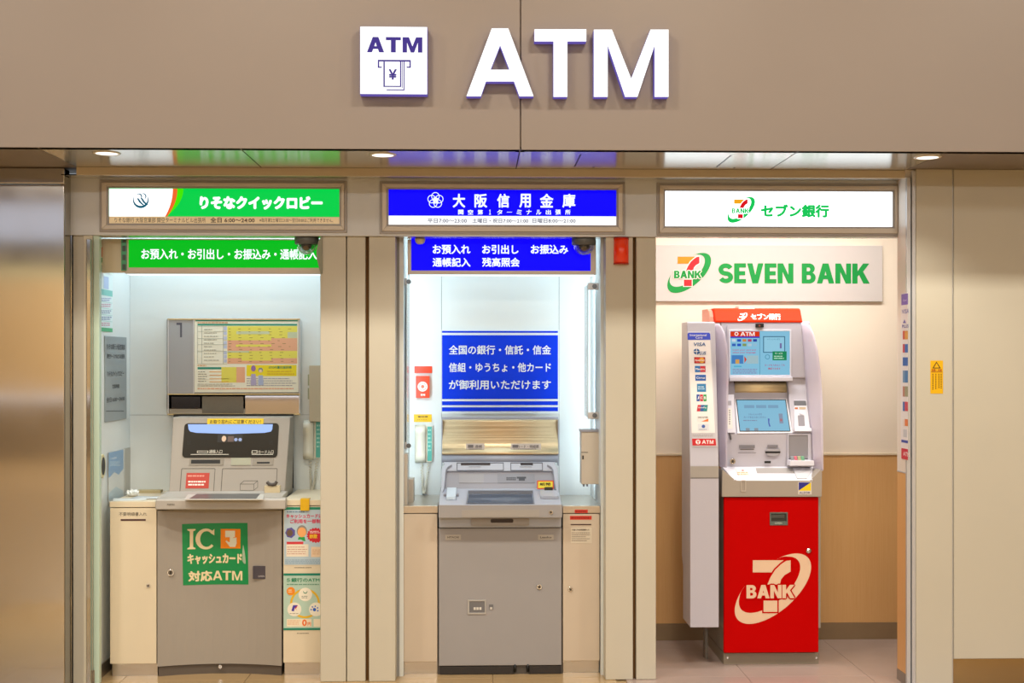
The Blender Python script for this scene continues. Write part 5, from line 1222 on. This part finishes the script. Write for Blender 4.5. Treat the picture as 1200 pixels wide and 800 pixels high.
# door parts
DP = F(Yd); cream = mat('logo_cream', '#E6C6A8', 0.4)
seven_logo(DP, 861, 648.3, 950.5, 730.8, t, cream, cream, cream, cream, M_RED, h=0.0008)
o = MB().ring(DP, (902, 600, 923, 615.2), (903.5, 601.5, 921.5, 610.5), 0, 0.004).build('handle_frame', mat('handle_frame3', '#5F6A64', 0.35), t, 0.001)
R('handle_recess', mat('recess3', '#2E302C', 0.3), DP, 903, 601, 922, 611, o, 0, 0.001); R('handle_bar', mat('bar3', '#4A4B46', 0.3), DP, 904, 603, 919, 606.6, o, 0.001, 0.004)
T(DP.up(0.0042), 'OPEN', 908, 611.7, 916.3, 613.9, flat('#B9C2B4'), o, bold=.05)
c_ = DP.hit(947.6, 645); MB().lathe(c_, [(0.014, 0), (0.014, 0.004), (0.010, 0.008), (0.0, 0.009)], 20, axis=(0, -1, 0)).build('door_lock', M_CHROME, t)
# upper body: side profile extruded
P3 = lambda py, Y: Zat(py, Y, 900)
prof = [(6.62, P3(547, 6.60)), (6.60, P3(547, 6.60)), (6.585, P3(508, 6.585)), (6.60, P3(505, 6.60)), (6.70, P3(447, 6.70)), (6.655, P3(443, 6.655)), (6.66, P3(378, 6.66)), (6.68, P3(376, 6.68)), (6.96, P3(376, 6.68)), (6.96, P3(547, 6.60) - 0.02)]
MB().extr(prof, Xat(845.5, 6.64), Xat(950.5, 6.64)).build('upper_body', M_S, t, 0.004)
tm = F(6.657)
R('monitor_bezel', M_S, tm, 851.5, 380.5, 945, 442, t, 0, 0.012, r=0.004, bevel=0.003)
TM = F(6.645)
MB().ring(TM, (854, 386, 927, 441.3), (855.5, 387.8, 925.4, 439.2), 0, 0.006).build('screen_surround', M_SW, t, 0.001)
sc = R('upper_screen', lit('#8CCBE8', 0.85), TM, 855.5, 387.8, 925.4, 439.2, t, 0, 0.002)
S = TM.up(0.0021); k = [0]
def scr(name, col, *a, s=0.85):
    k[0] += 1; return R(name, lit(col, s), S, *a, sc, 0, 0.0004 + 0.00005 * (k[0] % 12))
scr('red_title', '#E23A12', 856, 388.2, 890, 394.2); scr('blue_title', '#2A34C8', 856, 394.2, 890, 395.8); scr('divider', '#5A9CBA', 890, 388.2, 890.6, 439.2)
mb = MB()
for kk, w_ in (('A', (867.6, 873.4)), ('T', (873.7, 877.6)), ('M', (878.2, 884.4))):
    pts, hs = LET[kk]; ax = min(p[0] for p in pts); bb_ = max(p[0] for p in pts)
    f_ = lambda p: (w_[0] + (p[0] - ax) / (bb_ - ax) * (w_[1] - w_[0]), 388.9 + (p[1] - 78) / 225 * 4.6)
    mb.poly(S, [f_(p) for p in pts], 0.0006, .0012, [[f_(p) for p in h_] for h_ in hs])
mb.annulus(S, 863, 391.1, 2.3, 1.3, 0.0006, .0012); mb.build('lettering', lit('#FFF3EC', 0.95), sc)
cc = ['#D8E4EE', '#2A56C4', '#D88A3A', '#B84A6A', '#2A4AA8', '#3A6AC0', '#2A5AC8', '#8AA060', '#B8D2E0', '#9CC8E0']
for i in range(10): scr('card_mark', cc[i], 857.7 + (i % 5) * 6.2, 397.2 + (i // 5) * 5.3, 862.2 + (i % 5) * 6.2, 400.2 + (i // 5) * 5.3)
T(S, 'Insert your card and', 858.5, 409, 885.5, 411.2, lit('#C85A8C', .8), sc, h=.0012, bold=.04); T(S, 'select your language', 858.5, 411.9, 885.5, 414.2, lit('#C85A8C', .8), sc, h=.0012, bold=.04)
scr('photo_block', '#4A86C8', 857.3, 416, 871, 426); scr('photo_block', '#E0A858', 861.8, 421, 866.4, 426); scr('table_block', '#A9C8D0', 875.2, 416.5, 888.6, 426)
MB().poly(S, [(872.3, 417), (875, 421), (872.3, 425.5)], .0005, .001).build('arrow', lit('#D8482E', .9), sc)
scr('blue_title', '#58B8DC', 860, 428.4, 869, 430); dashes(S, 858.5, 431.5, 888, 438, 3, lit('#9A88B8', .8), sc, .0009, fill=.4)
scr('window_outline', '#3A6E8C', 894.3, 393.8, 920, 413.2); scr('window_inside', '#9AD4EC', 895.3, 394.8, 919, 412.2); T(S, 'いらっしゃいませ', 899, 396.2, 914, 398.4, lit('#3A8AA8', .8), sc, h=.0012)
scr('green_box', '#1F8E5C', 905.3, 411.5, 921.8, 422); scr('figure_mark', '#7A70A8', 913.8, 402, 916, 408)
T(S, 'サービス', 908, 413, 917, 415, lit('#E0F4E8', .9), sc, h=.0013, bold=.04); dashes(S, 907, 416.2, 920, 420.8, 2, lit('#BFE6CC', .9), sc, .0012, fill=.5)
T(S, 'カードを入れなくても', 896, 426.4, 919.5, 429, lit('#B85A90', .8), sc, h=.0012, bold=.02); T(S, '確認できます', 900, 430.5, 914.5, 433, lit('#C8486A', .8), sc, h=.0012, bold=.03)
MB().annulus(S, 899.3, 418, 2.8, 2.2, .0005, .001).build('finger_mark', lit('#4A96B4', .8), sc)
R('camera_eye', M_SLOT, F(6.645), 885.3, 379.2, 894.5, 383.5, t, 0, 0.012, r=.003); MB().disc(F(6.632), 890, 381.5, 1.2, 0, .002, n=12).build('camera_lens', mat('lens_red', '#8A4A44', .1), t)
R('ledge', M_SW, F(6.65), 853.5, 441.5, 927.5, 446.5, t, -0.01, 0.03, bevel=0.004)
# mirrored band
rows = []
for i in range(9):
    s_ = i / 8; Y = 6.683 - 0.004 * math.sin(math.pi * s_) - 0.003 * s_; rows.append([F(Y).hit(861, 447.5 + 20.5 * s_), F(Y).hit(921.8, 447.5 + 20.5 * s_)])
for r_ in rows: r_[0].x = rows[0][0].x; r_[1].x = rows[0][1].x
MB().grid(rows, (0, 0.015, 0)).build('mirror_band', mat('mirror_band3', '#D9C294', 0.42, metal=1.0, bump=0.8, bscale=3.0, stretch=(0.08, 1, 26), bdist=0.004, aniso=0.97, tangent=(1.0, 0.0, 0.0)), t)  # reflected gold put into the tint of the mirror
R('mirror_surround', mat('band_dark', '#5B5550', 0.4), F(6.69), 860, 446.5, 922.5, 449, t, 0, 0.006)
# lower screen, tilted
ls = tilt(468.5, 6.66, 506.5, 6.585, 893)
MB().poly(ls, [(860.5, 467), (922.5, 467), (928.5, 507.5), (864, 508)], -0.02, 0.004).build('screen_surround', M_SW, t, 0.001)
MB().poly(ls, [(862.2, 468.3), (920.6, 468.3), (926.3, 505.8), (866.5, 505.8)], 0.0, 0.006).build('screen_edge', M_SLOT, t)
s2_ = MB().poly(ls, [(863.2, 469.3), (919.8, 469.3), (925.2, 505), (867.2, 505)], 0.006, 0.0068).build('lower_screen', lit('#8CC6E2', 0.85), t)
LSs = ls.up(0.0069)
def s3r(col, *a): return R('screen_item', lit(col, .85), LSs, *a, s2_, 0, .0006)
for x in (872, 886, 900): s3r('#7FA9C8', x, 474.5, x + 12, 478); 
s3r('#8E9CB4', 913, 484.5, 917.5, 496); s3r('#C06A6A', 914, 490.5, 916.7, 493.5)
for x in (874, 884): s3r('#8E9AA8', x, 501.5, x + 4.5, 504.6)
T(LSs, 'いらっしゃいませ', 877, 484, 893, 486.5, lit('#6E7EA8', .8), s2_, bold=.02); T(LSs, 'カードをお入れください', 871.5, 487.5, 897.5, 490, lit('#6E7EA8', .8), s2_, bold=.02)
dashes(LSs, 871, 491.5, 888, 493.5, 1, lit('#8A98B8', .8), s2_, .0006)
MB().poly(LSs, [(899.8, 490), (901.8, 490.5), (901.5, 495), (903, 499.5), (901.5, 499.8), (900.3, 496)], 0, .0006).build('screen_item', lit('#5A70C0', .8), s2_)
# card reader column on the right
rc = tilt(447, 6.68, 508, 6.60, 935)
MB().poly(rc, [(921.5, 443), (942.5, 443), (949, 502), (950, 508), (927, 508)], -0.02, 0.02).build('reader_column', M_S, t, 0.003)
r_ = MB().poly(rc.up(0.02), [(930, 469), (944.5, 469), (948.8, 502), (930.5, 502)], 0, 0.006).build('card_reader', M_SW, t, 0.001)
rp_ = rc.up(0.0262)
MB().poly(rp_, [(930.4, 469.3), (944.2, 469.3), (945, 475), (930.6, 475)], 0, .0006).build('dark_title', flat('#6A6C74'), r_)
R('reader_light', lit('#F08A5A', .9), rp_, 931.4, 477.2, 935, 479.2, r_, 0, .0006); R('reader_light', lit('#F4D0A8', .9), rp_, 936.5, 476.8, 944.3, 479.4, r_, 0, .0006)
R('reader_slot', mat('reader_slot', '#8E8C96', .35), rp_, 935.3, 486.5, 942.8, 499, r_, 0, .001, r=.003); MB().disc(rp_, 938.9, 484.3, 2.2, 0, .005, ry=1.4).build('reader_mouth', M_SW, r_)
R('reader_lip', M_SW, rc.up(.02), 930, 502.3, 950, 506.2, t, 0, 0.02, bevel=.002)
# keypad alcove
ka = F(6.583)
MB().ring(ka, (922.5, 508, 950.2, 547), (924, 509.5, 946.5, 538), -0.01, 0.006).build('keypad_surround', M_S, t, 0.001)
R('keypad_recess', mat('recess_lilac', '#8C8A90', 0.5), ka, 924, 509.5, 946.5, 537, t, -0.002, 0.001)
kp = TOP(Zat(541.5, 6.53, 935))
ks = MB().poly(ka, [(923, 538.5), (950.5, 538.5), (951, 544.5), (922, 544.5)], 0, 0.06).build('keypad_shelf', M_SW, t, 0.003)
kt = tilt(534.2, 6.575, 539.8, 6.535, 935)
for i in range(4):
    for j in range(4):
        x = 926.3 + i * 4.1 + j * 0.25; y = 534.8 + j * 1.2
        R('key', flat(('#8C8F94', '#C86A7A', '#A9AC86', '#6FA884')[i]), kt, x, y, x + 3.4, y + 0.85, ks, 0, 0.003)
# lower face marks
lf_ = F(6.5835)
R('slot_title', mat('slot_title', '#77757C', .4), lf_, 866, 521.3, 884.6, 524.8, t, 0, .001); mb = MB(); mb.rect(lf_, 867.5, 526, 883.5, 526.7, 0, .001); mb.rect(lf_, 865, 530.2, 886, 530.7, 0, .001); mb.build('receipt_slit', M_INK, t)
R('slot_title', mat('slot_title', '#77757C', .4), lf_, 899.3, 521.2, 911.5, 524.4, t, 0, .001)
MB().poly(lf_, [(897.5, 526), (914, 526), (915, 530), (912, 533.3), (905.8, 534.6), (899.5, 533.3), (896.5, 530)], 0, .003).build('coin_cup', mat('cup_grey', '#A4A1A8', .35), t, .001)
R('coin_mouth', M_SLOT, F(6.5803), 896.8, 528.6, 914.4, 530.8, t, 0, .001); R('sensor', M_SLOT, lf_, 895.8, 540, 903.2, 542.6, t, 0, .002)
lock('face_lock', lf_, 858.5, 540.3, 3.2, t)
# handset on the left
hp = tilt(463, 6.655, 512, 6.60, 856)
o = R('handset_cradle', M_SW, hp, 850, 463.5, 860, 508, t, 0.012, 0.03, r=.004, bevel=.002); R('handset_label', flat('#E8E4DE'), hp.up(.0302), 852.5, 478, 858, 502, o, 0, .0006)
for i in range(7): R('handset_print', flat('#7A7478'), hp.up(.0309), 854.4, 480 + i * 2.6, 855.6, 481.6 + i * 2.6, o, 0, .0004)
R('handset_cap', mat('cap3', '#A9A6AE', .4), hp.up(.0302), 851.5, 469.5, 857, 474.5, o, 0, .001)
MB().tube([hp.pt(*hp.uv(853.5, 508), .02), hp.pt(*hp.uv(855, 512), .022), hp.pt(*hp.uv(855.6, 516), .02)], 0.005, 8).build('cord_plug', mat('plug_dark', '#5A5658', .4), t)
R('red_symbol', flat('#D02A3A'), F(6.64), 850, 446, 853.2, 452.5, t, 0, .008)
# red header
hd = [(6.70, P3(377.6, 6.66)), (6.655, P3(377.6, 6.655)), (6.655, P3(375.5, 6.655)), (6.70, P3(362.5, 6.70)), (6.72, P3(361, 6.70)), (6.93, P3(361, 6.70)), (6.93, P3(377.6, 6.66))]
M_OR = mat('header_red', '#F03408', 0.45, spec=0.1)
h3 = MB().extr(hd, Xat(837.5, 6.68), Xat(939, 6.68)).build('red_header', M_OR, t, 0.003)
MB().extr([(6.93, P3(377.6, 6.66)), (6.69, P3(377.6, 6.66)), (6.70, P3(371, 6.69)), (6.73, P3(364, 6.70)), (6.78, P3(361.5, 6.70)), (6.93, P3(361, 6.70))], Xat(832.5, 6.68), Xat(837.2, 6.68)).build('header_end', mat('header_end', '#E88A76', .35), t, .002)
hpz = tilt(362.5, 6.699, 375.5, 6.654, 890); hpz = hpz.up(.0018)
T(hpz, 'セブン銀行', 879.8, 367.3, 915, 374.8, mat('white_print', '#F5ECE6', .4), t, bold=.07, res=3)
WHp = mat('white_print', '#F5ECE6', .4); seven_logo(hpz, 864.5, 366.3, 876, 376, t, WHp, WHp, WHp, WHp, M_OR, h=.0004)
R('header_tag', mat('tag_white', '#EFE6DE', .4), F(6.71), 865.5, 358.6, 884, 362, t, -0.1, 0.01)
# lilac visors standing forward of the face
M_VIS = mat('visor_lilac', '#E2DAEC', 0.2, alpha=0.62); M_VISL = mat('visor_lilac_solid', '#C6BCC8', 0.3)
def vis(label_, rowsdef, par):
    rows = []
    for py, xb_, Yb_, xf_, Yf_ in rowsdef:
        pb, pf_ = F(Yb_).hit(xb_, py), F(Yf_).hit(xf_, py); pf_.z = pb.z; row = []
        for i in range(7):
            s_ = i / 6; p = pb.lerp(pf_, s_); p.y -= 0.0; row.append(p)
        rows.append(row)
    return MB().grid(rows, (0.004, 0, 0)).build('privacy_visor', M_VIS, par)
vis('', [(379, 836.5, 6.60, 841.5, 6.585), (384, 836.6, 6.60, 845.5, 6.565), (392, 836.8, 6.60, 848.8, 6.54), (405, 837.2, 6.60, 851.3, 6.52), (425, 838, 6.60, 852.6, 6.51), (450, 839, 6.59, 852.8, 6.50), (480, 840, 6.585, 852.3, 6.50), (515, 841.5, 6.57, 851.5, 6.50), (547, 843.5, 6.56, 850.8, 6.52)], t)
vis('', [(378, 937.5, 6.66, 944, 6.65), (382, 938.5, 6.65, 948.5, 6.60), (392, 940, 6.64, 953, 6.56), (410, 941.5, 6.63, 957.5, 6.53), (435, 943, 6.62, 961, 6.51), (465, 945.5, 6.61, 963, 6.50), (500, 949.5, 6.59, 963.6, 6.49), (530, 951.5, 6.58, 964, 6.49), (550, 953, 6.56, 964, 6.50)], t)

# --- card tower left of machine 3
Yt0, Yt1 = 6.53, 6.43
t = thing('card_logo_tower', 'tall narrow silver tower with card logos standing left of the red machine', 'tower', (Xat(825, 6.5), 6.5, Zat(735, Yt1, 825)))
pt = lambda py, Y: Zat(py, Y, 825)
prof = [(Yt1, pt(735, Yt1)), (Yt1, pt(560, Yt1)), (Yt1 + 0.005, pt(545, Yt1)), (Yt0, pt(378, Yt0)), (Yt0 + 0.01, pt(376.8, Yt0)), (6.70, pt(376.8, Yt0)), (6.70, pt(650, 6.70)), (6.66, pt(664, 6.66)), (6.66, pt(735, Yt1))]
xt0, xt1 = Xat(809, Yt1), Xat(842.3, Yt1)
MB().extr(prof, xt0, xt1).build('body', M_S, t, 0.003)
mb = MB(); mb.rect(F(Yt1 + .001), 809, 559.6, 842.3, 560.4, 0, .0015); mb.build('seam', M_INK, t)
R('band', mat('tower_band', '#A8A29C', .4), F(Yt1 + .002), 809.2, 546, 842, 559.4, t, 0, .003)
tp = tilt(378, Yt0, 545, Yt1 + 0.005, 825).up(0.0008)
pn = MB().poly(tp, [(805.3, 388.5), (832.6, 388.5), (841.5, 523.5), (811, 523.5)], 0, 0.003).build('panel_frame', mat('panel_pale', '#C9C6CE', .35), t, .001)
tp2 = tp.up(.0032)
MB().poly(tp2, [(806.3, 390), (831.8, 390), (838, 507), (810.5, 507)], 0, .0006).build('white_sheet', flat('#F0ECEC'), pn)
tp3 = tp2.up(.0007)
MB().poly(tp3, [(805.6, 391.3), (806.8, 389.7), (831, 389.7), (832.3, 391.3), (832.6, 398), (805.8, 398)], 0, .0006).build('blue_head', flat('#3A4FCF'), pn)
T(tp3, 'International', 808.5, 391.2, 828, 393.8, flat('#E6E8FA'), pn, bold=.04, h=.0012); T(tp3, 'Card', 815, 394.3, 823, 396.6, flat('#E6E8FA'), pn, bold=.04, h=.0012)
T(tp3, 'VISA', 812.3, 401.3, 826.8, 405.4, flat('#1E5A9A'), pn, bold=.05, shear=.15)
NB = flat('#1E5A9A')
o = MB(); o.disc(tp3, 816.3, 411.8, 3.6, 0, .0005, ry=3.4); o.build('plus_globe', NB, pn)
mb = MB(); mb.rect(tp3, 815.9, 408.4, 816.7, 415.2, .0005, .001); mb.rect(tp3, 812.7, 411.4, 820, 412.2, .0005, .001); mb.build('plus_cross', flat('#F0ECEC'), pn)
T(tp3, 'PLUS', 817.3, 411.6, 827, 415.6, NB, pn, bold=.06, h=.0013, shear=.15)
def card(x0, y0, x1, y1, cols, txt=None, tcol='#F4F2F2', label=None, tb=None):
    k_ = len(cols); w_ = (x1 - x0) / k_
    o = R('card_logo', flat(cols[0]), tp3, x0, y0, x1, y1, pn, 0, .0005, r=.0015)
    for i in range(1, k_): R('colour_field', flat(cols[i]), tp3, x0 + i * w_, y0 + .2, x1 - .2, y1 - .2, o, .0005, .0006 + i * .0001)
    if txt: T(tp3, txt, *(tb or (x0 + 1, (y0 + y1) / 2 - 1.3, x1 - 1, (y0 + y1) / 2 + 1.3)), flat(tcol), o, bold=.05, h=.0012)
    return o
card(813.5, 418.3, 826.4, 425.6, ['#B01820', '#B01820'], None)
mb = MB(); mb.disc(tp3, 817.6, 422, 3.2, .0008, .001); mb.build('red_disc', flat('#D8342A'), pn); MB().disc(tp3, 822.4, 422, 3.2, .001, .0012).build('amber_disc', flat('#E8A428'), pn); T(tp3, 'MasterCard', 814.5, 420.9, 825.5, 423.1, flat('#F6F0EC'), pn, bold=.05, h=.0016)
card(814.3, 428.6, 826.8, 435.9, ['#1E74C4', '#D0202E'], 'Maestro'); card(814.8, 439, 827.2, 445.9, ['#0E5AB4'], 'Cirrus')
card(816.8, 449.5, 827.4, 459, ['#2E7FB6'], None); dashes(tp3, 818, 452, 826.6, 456.6, 2, flat('#BFD8E6'), pn, .0009, fill=.5)
for i, c_ in enumerate(('#1E4EA0', '#C41E3A', '#1E9A48')): card(816.3 + i * 4, 462, 819.9 + i * 4, 470, [c_], 'JCB'[i], tb=(817 + i * 4, 464.3, 819.2 + i * 4, 467.6))
for i, c_ in enumerate(('#C8283A', '#1E5AA0', '#1E8A8A')):
    MB().poly(tp3, [(817.6 + i * 3.9, 474.3), (821.8 + i * 3.9, 474.3), (820.7 + i * 3.9, 481.8), (816.5 + i * 3.9, 481.8)], 0, .0005 + i * .0001).build('card_logo', flat(c_), pn)
T(tp3, 'UnionPay', 818, 476.3, 828, 478.8, flat('#E8F0F2'), pn, bold=.03, h=.0012)
o = R('card_logo', flat('#E6E4E4'), tp3, 817.2, 487.3, 830.3, 493.9, pn, 0, .0005, r=.001); T(tp3, 'DISCOVER', 817.9, 487.9, 829.5, 489.8, flat('#4A3A38'), o, bold=.03, h=.001)
MB().poly(tp3, [(822, 493.7), (830, 490.4), (830, 493.7)], .0005, .0009).build('orange_wedge', flat('#E8762A'), o)
o = R('card_logo', flat('#D8DCE4'), tp3, 817.8, 496.6, 830.6, 504.2, pn, 0, .0005, r=.001); MB().disc(tp3, 824.3, 499.4, 2, .0005, .001).build('blue_disc', flat('#3A5CA8'), o); dashes(tp3, 819, 502.3, 829.5, 503.7, 1, flat('#8A94A8'), o, .0009)
dashes(tp2, 811.5, 508.4, 838.5, 511.8, 2, flat('#9A9498'), pn, .0008, fill=.4, wmin=.8, wmax=2)
o = MB().poly(tp2, [(811, 513.8), (838.4, 513.8), (839.3, 521.8), (811.4, 521.8)], 0, .001).build('red_bar', flat('#C8141E'), pn)
mb = MB()
for kk, w_ in (('A', (822.5, 827.3)), ('T', (827.6, 831)), ('M', (831.6, 836))):
    pts, hs = LET[kk]; ax = min(p[0] for p in pts); bb_ = max(p[0] for p in pts)
    f_ = lambda p: (w_[0] + (p[0] - ax) / (bb_ - ax) * (w_[1] - w_[0]), 515.6 + (p[1] - 78) / 225 * 4.3)
    mb.poly(tp2, [f_(p) for p in pts], 0.001, .0016, [[f_(p) for p in h_] for h_ in hs])
mb.disc(tp2, 818, 517.7, 2.8, .001, .0016); mb.build('lettering', flat('#F6ECEC'), o)
MB().poly(tp2, [(816.3, 516), (817.5, 516), (818, 517.4), (818.6, 516), (819.8, 516), (818.5, 518.3), (818.5, 520), (817.5, 520), (817.5, 518.3)], .0016, .0019).build('tick_mark', flat('#C8141E'), o)
bx('rear_foot', M_S2, t, Xat(818, 6.66), Xat(830, 6.66), 6.62, 6.68, 0, Zat(734, 6.66)) if False else None
bx('foot', mat('foot_grey', '#6A645C', .5), t, Xat(824, 6.7), Xat(827, 6.7), 6.64, 6.7, 0, pt(735, Yt1) + 0.002)
